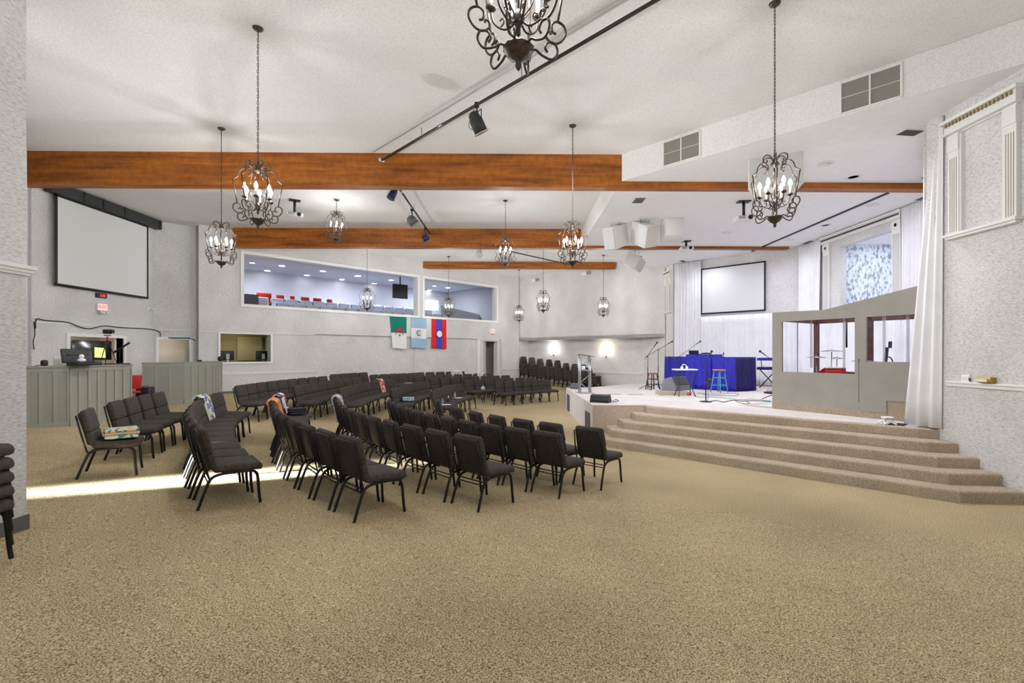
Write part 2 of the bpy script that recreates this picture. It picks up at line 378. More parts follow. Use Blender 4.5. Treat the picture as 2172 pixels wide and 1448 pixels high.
GW0 = Vector((-15.2, 19.5)); GC = Vector((-4.3, 30.4))
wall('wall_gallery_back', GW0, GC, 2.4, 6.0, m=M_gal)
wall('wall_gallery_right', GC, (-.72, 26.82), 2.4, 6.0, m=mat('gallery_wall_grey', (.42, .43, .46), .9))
wall('wall_gallery_left', (-15.2, 19.5), (-11.75, 16.25), 2.9, 6.0, m=M_gal, side=1)
struct(MB().prism([(-15.3, 19.6), (-11.7, 16.3), (-11.0, 17.0), (-.6, 26.95), (-4.2, 30.5)], 5.9, 6.0).build('ceiling_gallery', mat('gallery_ceiling', (.52, .55, .62), .9, var=.05, scale=2)))
gf = MB()
for k, (da, db, z) in enumerate([(27.6, 29.6, 3.20), (29.6, 31.2, 3.48), (31.2, 34.6, 3.68)]):
    c = [((-11.0), (-11.0 + max(da, 28))), ((-.6 - (da - 27.2) / 2), (-.6 - (da - 27.2) / 2 + da)), ((-.6 - (db - 27.2) / 2), (-.6 - (db - 27.2) / 2 + db)), (-12.5, -12.5 + db)]
    gf.prism(c, 3.0, z)
struct(gf.build('floor_gallery', mat('gallery_floor', (.25, .24, .24), .9)))
for i, (px, py) in enumerate([(567, 574), (598, 563.6), (651, 583.7), (685, 575), (725, 592.7), (760, 585), (793.5, 601), (830, 594), (894, 602), (911, 615.5), (950, 610)]):
    p = az(px, py, 5.9)
    o = tag(MB().lathe([(.001, -.012), (.11, -.012), (.13, -.001)], 16).build('ceiling_light', mat('downlight', (1, 1, 1), emit=9)),
            'round recessed downlight in the gallery ceiling behind the long windows', 'ceiling light', 'gallery ceiling downlights')
    o.location = (p.x, p.y, 5.9)
for t in (.15, .5, .85):
    q = Vector((-11.2, 17.5)).lerp(Vector((-1.8, 27.2)), t)
    lamp('gallery_lamp', 'AREA', (q.x - 1.3, q.y + 1.3, 5.84), 105, (.86, .9, 1), shape='DISK', size=.2)
# near-front partition in the gallery
t = thing('partition', 'grey half height partition at left end of the gallery window', 'partition', (*D(529, 645, 28.6).xy, 3.05), PI / 4)
MB().box((0, 0, .62), (.62, .05, 1.24)).build('panel', M_dark if 0 else mat('grey_panel', (.14, .14, .15), .8), t)
MB().box((.48, 0, .55), (.30, .07, 1.1)).build('end_post', M_gal, t)
t = thing('low_wall_panel', 'pale sloping half wall beside the stair in the right gallery window', 'half wall', (-2.9, 27.3, 3.2), PI / 4)
mb = MB(); mb.add([(-1.6, -.05, 0), (1.6, -.05, 0), (1.6, .05, 0), (-1.6, .05, 0), (-1.6, -.05, 1.42), (1.6, -.05, 1.0), (1.6, .05, 1.0), (-1.6, .05, 1.42)],
       [(0, 3, 2, 1), (4, 5, 6, 7), (0, 1, 5, 4), (1, 2, 6, 5), (2, 3, 7, 6), (3, 0, 4, 7)]); mb.build('panel', M_gal, t)
mb = MB(); mb.tube([(-1.62, 0, 1.45), (1.62, 0, 1.03)], .05, 4); mb.build('cap', M_white, t)
w = struct(MB().box((0, 0, 0), (.9, .06, .62)).build('window_5', mat('lit_pane', (.8, .85, .8), emit=.9))); w.location = (-5.05, 29.55, 5.0); w.rotation_euler = (0, 0, PI / 4)
t = thing('television', 'black television hung from the gallery ceiling by the right end of left window', 'television', (-5.75, 24.1, 5.1), PI / 4 - .15)
MB().box((0, 0, .05), (.8, .06, .72), bev=.01).build('screen', mat('tv_glass', (.015, .016, .015), .15, spec=.7), t)
MB().cyl((0, 0, .4), (0, 0, .8), .03).build('pole', M_black, t)

# side rooms
M_olive = mat('olive_wall', (.30, .27, .14), .9)
s_ = MB(); s_.box((-10.9, 19.4, 2.2), (3.0, .1, 2.6), PI / 4); s_.box((-9.2, 19.2, 2.2), (.1, 1.6, 2.6), PI / 4); s_.box((-12.0, 18.1, 2.2), (.1, 2.4, 2.6), PI / 4)
struct(s_.build('wall_control_room', M_olive))
struct(MB().prism([(-13, 17.5), (-11.1, 17.0), (-10.6, 17.0), (-8.4, 19.2), (-10.6, 21)], 2.78, 2.86).build('ceiling_control_room', mat('dark_ceiling', (.1, .09, .07))))
struct(MB().prism([(-13, 17.5), (-11.1, 17.0), (-10.6, 17.0), (-8.4, 19.2), (-10.6, 21)], 1.6, 1.66).build('trim_13', mat('desk_dark', (.12, .1, .08))))
lamp('control_room_lamp', 'POINT', (-10.6, 18.3, 2.6), 9, (1, .9, .65), shadow_soft_size=.05)
s_ = MB(); s_.box((-13.3, 13.8, 1.6), (.1, 4, 3.0)); s_.box((-12.6, 12.4, 1.6), (1.3, .1, 3)); s_.box((-12.7, 15.4, 1.6), (1.4, .1, 3))
struct(s_.build('wall_sound_room', mat('sound_room_wall', (.62, .55, .46), .9)))
struct(MB().box((-12.7, 13.8, 2.9), (1.5, 3.4, .1)).build('ceiling_sound_room', M_ceil2))
lamp('sound_room_lamp', 'POINT', (-12.5, 13.0, 2.65), 14, (1, .93, .85), shadow_soft_size=.05)
s_ = MB(); s_.box((-12.6, 17.6, 1.4), (2.6, .1, 2.8), PI / 4); s_.box((-11.35, 17.75, 1.4), (.08, 1.5, 2.8), PI / 4, 1)
struct(s_.build('wall_hallway', [mat('hall_beige', (.60, .54, .46), .9), mat('hall_brown', (.20, .12, .05), .8)]))
lamp('hallway_lamp', 'POINT', (-12.2, 16.9, 2.4), 7, (1, .92, .8), shadow_soft_size=.05)
s_ = MB(); s_.prism([(-1.68, 25.62), (-2.9, 26.9), (-2.7, 27.1), (-1.5, 25.8)], 0, 2.8); s_.prism([(-2.8, 27.0), (-1.0, 28.0), (-.7, 27.7), (-.95, 26.35), (-.7, 26.3), (-.4, 28), (-1, 28.6)], 0, 2.8)
struct(s_.build('wall_passage', mat('passage_wall', (.50, .46, .42), .9)))

# ---------------------------------------------------------------- beams
def beam(label, x0, x1, y, z0, z1=ZU, name='ceiling_beam'):
    o = MB().box(((x0 + x1) / 2, y + .125, (z0 + z1) / 2), (x1 - x0, .25, z1 - z0)).build(name, M_wood)
    return tag(o, label, 'beam', 'stained timber ceiling beams')
beam('nearest and longest orange brown timber beam crossing the whole ceiling', -10.78, 9.6, 10.47, 5.69)
beam('middle timber ceiling beam behind the small hanging lanterns', -9.85, 9.86, 16.76, 5.74)
beam('farthest and shortest timber beam, near the gallery windows', -4.5, 4.92, 22.75, 6.09)

# ---------------------------------------------------------------- stage and steps
stg = thing('stage', 'raised carpeted stage with grey vents in its white left side', 'stage', (5, 14, 0))
outline = [(3.16, 11.16), (1.88, 11.16), (1.88, 16.85), (2.83, 17.1), (4.24, 18.4), (6.1, 20.2), (6.84, 20.2), (10.26, 16.78), (10.26, 11.2), (6.86, 7.80), (6.69, 7.74), (3.19, 11.02)]
MB().prism(outline, -.05, ZS).build('platform', M_stage, stg, world=True)
fc = MB(); fc.box((2.49, 11.152, ZS / 2), (1.23, .03, ZS - .012)); fc.build('front_block', M_step, stg, world=True)
M_vent = mat('stage_vent', (.10, .105, .12), .6, metal=.2)
for y0, y1, z0, z1 in ((11.55, 12.25, .03, .53), (15.75, 16.4, .05, .6)):
    v = MB(); v.box((1.872, (y0 + y1) / 2, (z0 + z1) / 2), (.02, y1 - y0, z1 - z0))
    for k in range(12): v.box((1.858, (y0 + y1) / 2, z0 + (k + .5) * (z1 - z0) / 12), (.012, y1 - y0 - .04, .018))
    v.build('vent_grille', M_vent, stg, world=True)
bev_y = .03
for m in range(0, 5):
    zt = ZS - RI * m
    L0 = (3.10 - .31 * m, 10.88 - .145 * m); B = (6.60 - .155 * m, 7.60 - .34 * m); R = (6.84, 7.48 - .325 * m)
    bk = [(6.84, 7.9), (3.4, 11.13)] if m else [(6.84, 7.78), (6.72, 7.84), (3.22, 11.12)]
    q = m - 1; iy = (.17, .17) if m == 0 else (0, 0)
    IB = (6.69, 7.74) if m == 0 else (6.60 - .155 * q + .03, 7.60 - .34 * q + .03); IL = (3.19, 11.02) if m == 0 else (3.10 - .31 * q + .03, 10.88 - .145 * q + .03)
    poly = [(3.10 - .31 * m, 11.13), L0, B, R, (6.84, R[1] + .36), IB, IL, (IL[0], 11.13)]
    bm = bmesh.new(); vb = [bm.verts.new((x, y, zt - RI - (.0 if m < 4 else .05))) for x, y in poly]; f = bm.faces.new(vb)
    r = bmesh.ops.extrude_face_region(bm, geom=[f]); tv = [g for g in r['geom'] if isinstance(g, bmesh.types.BMVert)]
    for v in tv: v.co.z = zt
    bmesh.ops.recalc_face_normals(bm, faces=bm.faces[:])
    te = [e for e in bm.edges if all(abs(v.co.z - zt) < 1e-5 for v in e.verts)]
    te = [e for e in te if all(min((v.co.xy - Vector(q)).length for q in (poly[0], L0, B, R)) < 1e-4 for v in e.verts)]
    bmesh.ops.bevel(bm, geom=te, offset=.035, segments=3, affect='EDGES', profile=.5)
    me = bpy.data.meshes.new('step'); bm.to_mesh(me); bm.free(); me.materials.append(M_step)
    for p in me.polygons: p.use_smooth = False
    o = bpy.data.objects.new('step', me); COL.objects.link(o); o.parent = stg; o.location = -stg.location

# ---------------------------------------------------------------- chairs
def make_chair():
    t = thing('stacking_chair', 'x', 'chair')
    def seatw(c):
        x, y, z = c; e = max(0, (y - .08) / .17); return (x * (1 - .04 * max(0, -y * 2)), y, z - .035 * e * e + .012 * (1 - (x / .26) ** 2))
    bm = MB(); bm.rbox((.515, .47, .085), .038, Matrix.Translation((0, .035, .425)), 0, 3, None)
    # subdivide front droop
    bm.v = [tuple(Vector(seatw(Vector(p) - Vector((0, .035, .425)))) + Vector((0, .035, .425))) for p in bm.v]
    bm.build('seat', M_cloth, t)
    tilt = Matrix.Translation((0, -.215, .40)) @ Matrix.Rotation(math.radians(14), 4, 'X')
    def bw(c, w0, w1, zc, h):
        x, y, z = c; k = (z + zc) / h; return (x * (1 + (w1 - w0) * k), y - .03 * (x / .25) ** 2 * -1, z)
    b = MB()
    b.rbox((.49, .062, .185), .03, tilt @ Matrix.Translation((0, .012, .105)), 0, 3, lambda c: (c[0] * 1.0, c[1] + .03 * (c[0] / .25) ** 2, c[2]))
    def top(c):
        x, y, z = c; k = max(0, (z - .05) / .11); return (x * (1 - .10 * k * k), y + .035 * (x / .25) ** 2, z - .02 * (x / .25) ** 2 * max(0, k))
    b.rbox((.49, .068, .30), .033, tilt @ Matrix.Translation((0, .014, .335)), 0, 3, top)
    b.build('backrest', M_cloth, t)
    b = MB(); b.rbox((.45, .03, .41), .014, tilt @ Matrix.Translation((0, -.022, .24)), 0, 2, lambda c: (c[0] * (1 - .05 * max(0, c[2] * 4)), c[1] + .03 * (c[0] / .25) ** 2, c[2]))
    b.build('back_panel', M_back, t)
    for s in (-1, 1):
        x = .225 * s
        MB().tube(smooth_pts([(x * 1.05, .245, 0), (x * 1.03, .232, .12), (x, .222, .27), (x, .205, .335), (x, .155, .365), (x, 0, .375)], 4), .0155, 8).build('leg', M_frame, t)
        MB().tube(smooth_pts([(x * 1.05, -.345, 0), (x * 1.03, -.305, .12), (x, -.255, .26), (x, -.215, .335), (x, -.14, .368), (x, 0, .375)], 4), .0155, 8).build('leg', M_frame, t)
    b = MB()
    for z, y in ((.335, -.232), (.300, -.245)): b.cyl((-.225, y, z), (.225, y, z), .008, 6)
    b.build('rear_stretcher', M_frame, t)
    for s in (-1, 1):
        MB().tube([tilt @ Vector((.235 * s, -.035, -.05)), tilt @ Vector((.232 * s, -.035, .2)), tilt @ Vector((.215 * s, -.03, .43))], .010, 6).build('back_frame', M_frame, t)
    return t
CH = make_chair(); CH.scale = (1.035,) * 3; CH_USED = [False]
def chair(x, y, z, rz, label, group):
    if not CH_USED[0]:
        CH_USED[0] = True; CH.location = (x, y, z); CH.rotation_euler = (0, 0, rz); tag(CH, label, None, group); return CH
    return dup(CH, None, (x, y, z), rz, label, group)
ORD = ['first', 'second', 'third', 'fourth', 'fifth', 'sixth', 'seventh', 'eighth', 'ninth', 'tenth', 'eleventh', 'twelfth']
SEATS = {}
def row(key, phrase, group, n, a0, a1, r0, r1, angs=None, end='near end'):
    for i in range(n):
        k = i / max(1, n - 1); a = angs[i] if angs else a0 + (a1 - a0) * k; r = r0 + (r1 - r0) * k
        a = math.radians(a); rr = r - .335
        x, y = (CC.x + rr * math.sin(a)) * .972, (CC.y + rr * math.cos(a)) * .972
        jit = (random.random() - .5) * .05
        f = Vector((CC.x * .972 - x, CC.y * .972 - y)).normalized(); rz = math.atan2(-f.x, f.y) + jit
        lab = 'dark stacking chair, %s from %s %s' % (ORD[i], end, phrase)
        z = min(fl(x - f.x * .3, y - f.y * .3), fl(x + f.x * .3, y + f.y * .3)) + .5 * abs(fl(x - f.x * .3, y - f.y * .3) - fl(x + f.x * .3, y + f.y * .3))
        SEATS[(key, i)] = chair(x, y, z, rz, lab, group)
NB = 'chairs in the near block of curved rows'; MBk = 'chairs in the middle block of curved rows'; FB = 'chairs in the far block of curved rows'
# near block, rows counted from the stage
row('a', 'of near block front row', NB, 7, 0, 0, 8.62, 8.95, [-138.7, -133.9, -129.8, -125.3, -120.6, -115.4, -103.4])
row('b', 'of near block second row', NB, 11, -137.8, -105.4, 9.5, 10.12)
row('c', 'of near block third row', NB, 11, -136.5, -105.1, 10.8, 11.25)
row('d', 'of near block fourth row', NB, 11, -134, -105.9, 12.12, 12.4)
row('e', 'of near block fifth row', NB, 10, -128.2, -105.4, 13.33, 13.65)
row('f', 'of near block back row', NB, 5, 0, 0, 14.6, 14.56, [-119.6, -114.6, -112.0, -109.6, -107.2])
row('k', 'of middle block front row', MBk, 7, -86.4, -66.8, 9.3, 9.66, end='left end')
row('j', 'of middle block second row', MBk, 7, -87.2, -68.4, 10.48, 10.95, end='left end')
row('i', 'of middle block third row', MBk, 8, -91.3, -71.2, 11.72, 12.12, end='left end')
row('h', 'of middle block fourth row', MBk, 8, -92.3, -73.6, 12.88, 13.2, end='left end')
row('g', 'of middle block back row', MBk, 9, -96.2, -76.6, 13.97, 14.08, end='left end')
row('m', 'of far block front row', FB, 6, -54.2, -37.8, 9.2, 8.9, end='left end')
row('n', 'of far block second row', FB, 7, -56.7, -36.8, 10.45, 10.15, end='left end')
row('o', 'of far block third row', FB, 8, -60.6, -40.0, 11.62, 11.25, end='left end')
row('p', 'of far block fourth row', FB, 8, -60.6, -41.6, 12.42, 12.25, end='left end')
row('q', 'of far block fifth row', FB, 5, -66.3, -57.2, 13.65, 13.55, end='left end')
row('r', 'of far block fifth row, beyond its gap', FB, 5, -54.8, -44.8, 13.62, 13.45, end='left end')
row('s', 'of far block back row', FB, 4, -71.8, -65.0, 14.45, 14.52, end='left end')
# stacks along the recess wall
for s, (px, n) in enumerate([(1117, 6), (1135, 6), (1153, 6), (1172, 6), (1190, 6), (1209, 5), (1227, 5), (1246, 5), (1259, 4)]):
    p = pl(px, 800, 1, 1, 28.22 - (.42 if s > 1 else 0)); p.z = fl(p.x, p.y)
    rz = math.atan2(-.82, -.57)
    for k in range(n):
        chair(p.x + .012 * k, p.y - .008 * k, p.z + .102 * k, rz, 'black chair %s from bottom in %s stack from left against recess wall' % (ORD[k], ORD[s]), 'stacked chairs along the recess wall')
for k in range(5):
    chair(-4.09, 3.43, fl(-4.09, 3.43) + .105 * k, -PI / 2 + .12, 'dark stacked chair, %s up in the stack cut by the left edge' % ORD[k], 'chairs stacked against the near pillar')

# ---------------------------------------------------------------- chandeliers
def rib_bm():
    mb = MB()
    def T(P, r=.0075, n=5): mb.tube(smooth_pts([(x, 0, z) for x, z in P], n), r, 6)
    T([(.018, -.12), (.03, -.05), (.07, -.008), (.12, -.008), (.155, -.045), (.15, -.085), (.122, -.10), (.10, -.082), (.112, -.065)])
    T([(.125, -.185), (.105, -.20), (.085, -.17), (.10, -.125), (.14, -.105), (.19, -.12), (.225, -.165), (.242, -.22), (.268, -.248), (.30, -.268)])
    mb.tube([(.30, 0, -.265), (.245, 0, -.585)], .0075, 6)
    T([(.235, -.655), (.212, -.645), (.208, -.605), (.24, -.58), (.285, -.60), (.295, -.65), (.262, -.70), (.215, -.715), (.175, -.69), (.176, -.655), (.197, -.65), (.20, -.665)])
    T([(.18, -.775), (.165, -.745), (.19, -.712), (.23, -.72), (.243, -.768), (.21, -.812), (.15, -.80), (.105, -.772), (.06, -.785)])
    return mb
CHAIN = {}
def chain_mesh(L):
    k = round(L, 2)
    if k in CHAIN: return CHAIN[k]
    mb = MB(); n = int(L / .042); p = L / n
    for i in range(n):
        R = Matrix.Translation((0, 0, p * (i + .5))) @ Matrix.Rotation(PI / 2 * (i % 2), 4, 'Z')
        mb.tube([(.0105 * math.cos(a * PI / 4), 0, (p * .5 + .009) * math.sin(a * PI / 4)) for a in range(8)], .0032, 5, closed=True, M=R)
    mb.tube([(.006 * math.sin(a * .7), .006 * math.cos(a * .7), L * a / 40) for a in range(41)], .0018, 4)
    CHAIN[k] = mb.mesh('chain', M_iron); return CHAIN[k]
def make_chandelier():
    t = thing('lantern_chandelier', 'x', 'chandelier')
    rb = rib_bm().mesh('rib', M_iron)
    for k in range(6):
        o = bpy.data.objects.new('rib', rb); COL.objects.link(o); o.parent = t; o.rotation_euler = (0, 0, k * PI / 3)
    arm = MB(); arm.tube(smooth_pts([(.02, 0, -.62), (.06, 0, -.655), (.11, 0, -.645), (.155, 0, -.60), (.17, 0, -.53)], 5), .0065, 6)
    arm.tube(smooth_pts([(.115, 0, -.60), (.095, 0, -.585), (.09, 0, -.615), (.115, 0, -.64)], 4), .005, 5)
    arm.tube(smooth_pts([(.03, 0, -.60), (.085, 0, -.53), (.09, 0, -.45), (.055, 0, -.425), (.04, 0, -.455), (.055, 0, -.47)], 4), .005, 5)
    arm.lathe([(.004, -.535), (.028, -.522), (.034, -.505), (.004, -.50)], 10, (.17, 0, 0)); am = arm.mesh('candle_arm', M_iron)
    cd = MB().lathe([(.012, -.505), (.012, -.415), (.001, -.41)], 8, (.17, 0, 0)).mesh('candle_sleeve', M_candle)
    bl = MB().lathe([(.008, -.412), (.022, -.39), (.024, -.37), (.013, -.335), (.001, -.315)], 8, (.17, 0, 0)).mesh('bulb', M_bulb)
    for k in range(6):
        o = bpy.data.objects.new('candle_arm', am); COL.objects.link(o); o.parent = t; o.rotation_euler = (0, 0, (k + .5) * PI / 3)
        for n, m in (('candle_sleeve', cd), ('bulb', bl)):
            q = bpy.data.objects.new(n, m); COL.objects.link(q); q.parent = o
    c = MB(); c.lathe([(.001, .03), (.012, .02), (.016, 0), (.01, -.03), (.024, -.07), (.05, -.105), (.055, -.125), (.02, -.14), (.012, -.16)], 12)
    c.cyl((0, 0, -.15), (0, 0, -.56), .006, 8); c.lathe([(.008, -.55), (.035, -.585), (.038, -.61), (.02, -.65), (.012, -.66), (.014, -.70), (.001, -.715)], 12)
    c.build('centre_column', M_iron, t)
    MB().lathe([(.002, -.775), (.088, -.772), (.095, -.785), (.085, -.80), (.06, -.835), (.022, -.858), (.016, -.87), (.02, -.885), (.014, -.90), (.001, -.915)], 24, flute=.07).build('bottom_cup', M_iron, t)
    return t
CHN = make_chandelier(); kids(CHN); first = True
def chandelier(x, y, ztop, label, rz=0., power=1):
    global first
    if first: o = CHN; first = False; o.location = (x, y, ztop); o.rotation_euler = (0, 0, rz); tag(o, label, None, 'iron lantern chandeliers')
    else: o = dup(CHN, None, (x, y, ztop), rz, label, 'iron lantern chandeliers')
    L = ZU - ztop - .03
    ch = bpy.data.objects.new('chain', chain_mesh(L)); COL.objects.link(ch); ch.parent = o; ch.location = (0, 0, .02)
    cn = MB().lathe([(.001, -.045), (.02, -.04), (.06, -.02), (.07, 0)], 16, (0, 0, ZU - ztop)).build('canopy', M_iron, o)
    soft_falloff(lamp('chandelier_glow', 'POINT', (x, y, ztop - .40), 23 * power, (.955, .98, 1), shadow_soft_size=.04))
CH_POS = [
 (.03, 2.79, 4.58, 'large lantern chandelier cut off by the top edge of the photo', .25),
 (3.30, 5.92, 4.50, 'black iron lantern chandelier nearest the two big vent grilles', .1),
 (-3.47, 6.48, 4.60, 'lantern chandelier hanging in front of left half of nearest timber beam', .35),
 (-5.73, 9.37, 4.58, 'lantern chandelier right of the big left wall screen', .0),
 (1.15, 9.15, 4.56, 'lantern chandelier in front of the right end of middle beam', .2),
 (-5.08, 13.67, 6.08, 'short chained lantern chandelier close under the ceiling beside a projector', .4),
 (-.23, 13.66, 5.38, 'mid length lantern chandelier hanging left of the white speaker boxes', .1),
 (-5.73, 18.63, 4.56, 'lantern chandelier in front of the long left gallery window', .3),
 (-2.95, 21.6, 4.54, 'lantern chandelier in front of the right gallery window', 0),
 (.30, 25.0, 4.55, 'farthest lantern chandelier, by the back corner left of the recess', .2),
 (1.20, 19.0, 4.53, 'lantern chandelier over the stage lectern side, middle of far wall', .5),
 (4.05, 21.2, 4.52, 'rightmost far lantern chandelier, below the shortest beam end', .15)]
for i, (x, y, z, lab, rz) in enumerate(CH_POS): chandelier(x, y, z, lab, rz, [1.0, .75, .85, 1.6, .85, .65, .7, 1.0, .75, .55, .6, .6][i])

# ---------------------------------------------------------------- ceiling : lighting bars, fixtures, projectors, vents
def bar(label, a, b, name='lighting_bar'):
    t = thing(name, label, 'lighting bar', a, 0, 'hung lighting bars')
    A = Vector(a); B = Vector(b); d = (B - A).normalized()
    MB().cyl((0, 0, 0), B - A, .026, 10).build('pipe', mat('pipe_dark', (.045, .035, .028), .4, metal=.4), t)
    j = A.lerp(B, .28) - A; MB().cyl(j - d * .07, j + d * .07, .034, 10).build('coupler', M_steel, t)
    MB().box((0, 0, 0), (.12, .03, .06), math.atan2(d.y, d.x) + PI / 2).build('end_bracket', M_white, t)
    for k in (.2, .55, .85):
        p = A.lerp(B, k) - A; MB().cyl(p, p + Vector((0, 0, ZU - A.z)), .006, 6).build('hanger', M_iron, t)
    return t
bar('long dark lighting bar running from nearest beam to the top edge', (-2.89, 10.42, 6.24), (2.6, 4.7, 6.22))
bar('dark lighting bar between the nearest and middle beams', (-2.93, 10.75, 6.24), (-2.95, 16.72, 6.24))
bar('short dark lighting bar between middle beam and far short beam', (-2.2, 17.55, 6.24), (2.85, 22.6, 6.22))
t = tag(MB().tube([(-3.07, 10.35, ZU - .008), (2.3, 4.94, ZU - .008)], .035, 4).build('ceiling_strip', mat('plaster_patch', (.62, .62, .60), .9)), 'pale flat strip with screw holes on the ceiling beside the long lighting bar', 'ceiling strip')
def spotlight(label, at, yaw, pitch, m_body, lens, L=.30, r=.10, ring=False):
    t = thing('stage_light', label, 'stage light', at, 0, 'stage lights on the bars')
    R = Matrix.Translation((0, 0, -.30)) @ Matrix.Rotation(yaw, 4, 'Z') @ Matrix.Rotation(pitch, 4, 'Y')
    b = MB(); b.lathe([(.001, L * .55), (r * .55, L * .5), (r * .8, L * .38), (r * .85, L * .2), (r * .85, L * .18), (r, L * .14), (r, -L * .5), (r * .94, -L * .5), (r * .94, -L * .3), (.001, -L * .3)], 16, M=R); b.build('housing', m_body, t)
    MB().lathe([(r * 1.0, -L * .5), (r * 1.18, -L * .5), (r * 1.18, -L * .54), (r * .9, -L * .54)], 16, M=R).build('rim', M_chrome if ring else m_body, t)
    MB().lathe([(.001, -L * .46), (r * .9, -L * .46)], 16, M=R).build('lens', lens, t)
    y = MB(); w = r * 1.25
    y.tube([R @ Vector((0, -w, 0)), Vector((0, 0, -.13)) + Matrix.Rotation(yaw, 3, 'Z') @ Vector((0, -w, 0)), Vector((0, 0, -.13)) + Matrix.Rotation(yaw, 3, 'Z') @ Vector((0, w, 0)), R @ Vector((0, w, 0))], .009, 6)
    y.cyl((0, 0, -.13), (0, 0, .04), .013, 8); y.box((0, 0, 0), (.07, .07, .07)); y.build('yoke', M_black, t)
    MB().tube(smooth_pts([(0, 0, -.02), (-.09, .05, -.12), (-.14, .02, -.35), (-.06, 0, -.42), (0, 0, -.30)], 5), .005, 5).build('cable', M_black, t)
    return t
M_lensw = mat('lamp_lens', (1, 1, 1), emit=6); M_lensb = mat('led_lens', (.6, .7, 1), emit=14); M_lensd = mat('dark_lens', (.2, .22, .25), .1)
spotlight('black can spotlight with bright rim on the long lighting bar', (-.62, 8.06, 6.23), .6, -.55, M_dark, M_lensd, .34, .115, True)
spotlight('small dark blue spotlight at the near end of second lighting bar', (-2.935, 11.6, 6.22), .6, .45, mat('blue_housing', (.015, .02, .09), .4), M_lensd, .30, .09)
spotlight('grey round flood light in the middle of second lighting bar', (-2.97, 13.9, 6.20), .3, -.7, mat('grey_housing', (.12, .12, .12), .5), M_lensw, .26, .14)
spotlight('glowing blue white stage light by the middle beam', (-2.95, 15.9, 6.18), .3, -.6, mat('blue_housing', (.015, .02, .09), .4), M_lensb, .22, .11)
spotlight('small white spotlight behind lantern, on the short lighting bar near end', (-1.3, 18.4, 6.16), .4, -.6, M_white, M_lensd, .24, .10)
def projector(label, x, y, zc, z, plate=True, rz=0):
    t = thing('ceiling_projector', label, 'projector', (x, y, zc), rz, 'ceiling projectors')
    MB().box((0, 0, -.012), (.30, .20, .022)).build('mounting_plate', M_black, t)
    MB().cyl((0, 0, 0), (0, 0, z - zc + .08), .035, 10).build('drop_pole', M_black, t)
    b = MB(); b.rbox((.44, .34, .11), .04, Matrix.Translation((0, 0, z - zc)), 0, 3); b.build('body', M_white, t)
    l = MB(); l.lathe([(.055, 0), (.055, .03), (.04, .03), (.035, .012), (.001, .012)], 14, M=Matrix.Translation((.10, -.165, z - zc)) @ Matrix.Rotation(PI / 2, 4, 'X')); l.build('lens', M_black, t)
    g = MB()
    for k in range(5): g.box((-.10, -.171, z - zc - .03 + .015 * k), (.16, .006, .006))
    g.build('vent_slots', M_dark, t)
projector('white projector hanging between the lanterns near the left ceiling', -6.30, 13.72, ZU, 5.98, rz=.5)
projector('white projector on black pole, nearer one over the stage', 5.79, 11.8, ZL, 5.38, rz=-.1)
projector('white projector over stage in front of the middle beam', 5.88, 16.0, ZL, 5.56, rz=-.1)
def ceil_ring(label, px, py, dark):
    p = az(px, py, ZL)
    t = thing('recessed_light', label, 'ceiling light', (p.x, p.y, ZL), 0, 'recessed can lights over the stage')
    MB().lathe([(.15, .0), (.15, -.014), (.11, -.018), (.105, -.002)], 24).build('trim_ring', M_white, t)
    MB().lathe([(.001, -.004), (.108, -.004)], 20).build('opening' if dark else 'diffuser', mat('can_dark', (.01, .01, .012)) if dark else mat('can_white', (.7, .7, .7), emit=.3), t)
for i, (px, py, dk, lab) in enumerate([(1753, 346, 0, 'white round recessed light, nearest one, in front of the near beam'), (1810, 374.5, 1, 'dark round recessed can beside nearest white one, before the beam'), (1968, 374.5, 1, 'dark recessed can half hidden behind the tall white curtain top'),
        (1540, 493.5, 0, 'white recessed light in the stage ceiling before the middle beam'), (1850, 434, 0, 'white recessed light behind near beam, close to the black track'), (1751, 477, 1, 'dark recessed can between black track and carved frieze'), (1675, 508, 0, 'white recessed light beside the far part of black track')]):
    ceil_ring(lab, px, py, dk)
t = tag(MB().box((8.9, 14.3, ZL - .015), (.06, 6.4, .03)).build('curtain_track', M_black), 'long black track fixed to the stage ceiling', 'ceiling track')
def vent(label, px, py, w, l, rz=0, z=ZL):
    p = az(px, py, z); t = thing('ceiling_vent', label, 'vent', (p.x, p.y, z), rz, 'ceiling air vents')
    MB().box((0, 0, -.006), (w, l, .012)).build('frame', M_white, t)
    g = MB(); n = 9
    for k in range(n): g.box((0, -l * .4 + l * .8 * k / (n - 1), -.015), (w * .8, l * .045, .01))
    g.build('slats', mat('vent_dark', (.12, .12, .12)), t)
vent('small square vent below right grille, in front of near beam', 1930, 280, .42, .22, .1)
vent('small vent in stage ceiling just behind near beam, by the soffit', 1355, 424, .30, .45, 0)
vent('small vent beside the carved frieze at its near end', 1963, 417, .22, .5, 0)
vent('small vent beside the far end of the carved frieze', 1714, 513, .22, .5, 0)
vent('small vent above the drapes left of stage screen', 1448, 553, .4, .18, .8)
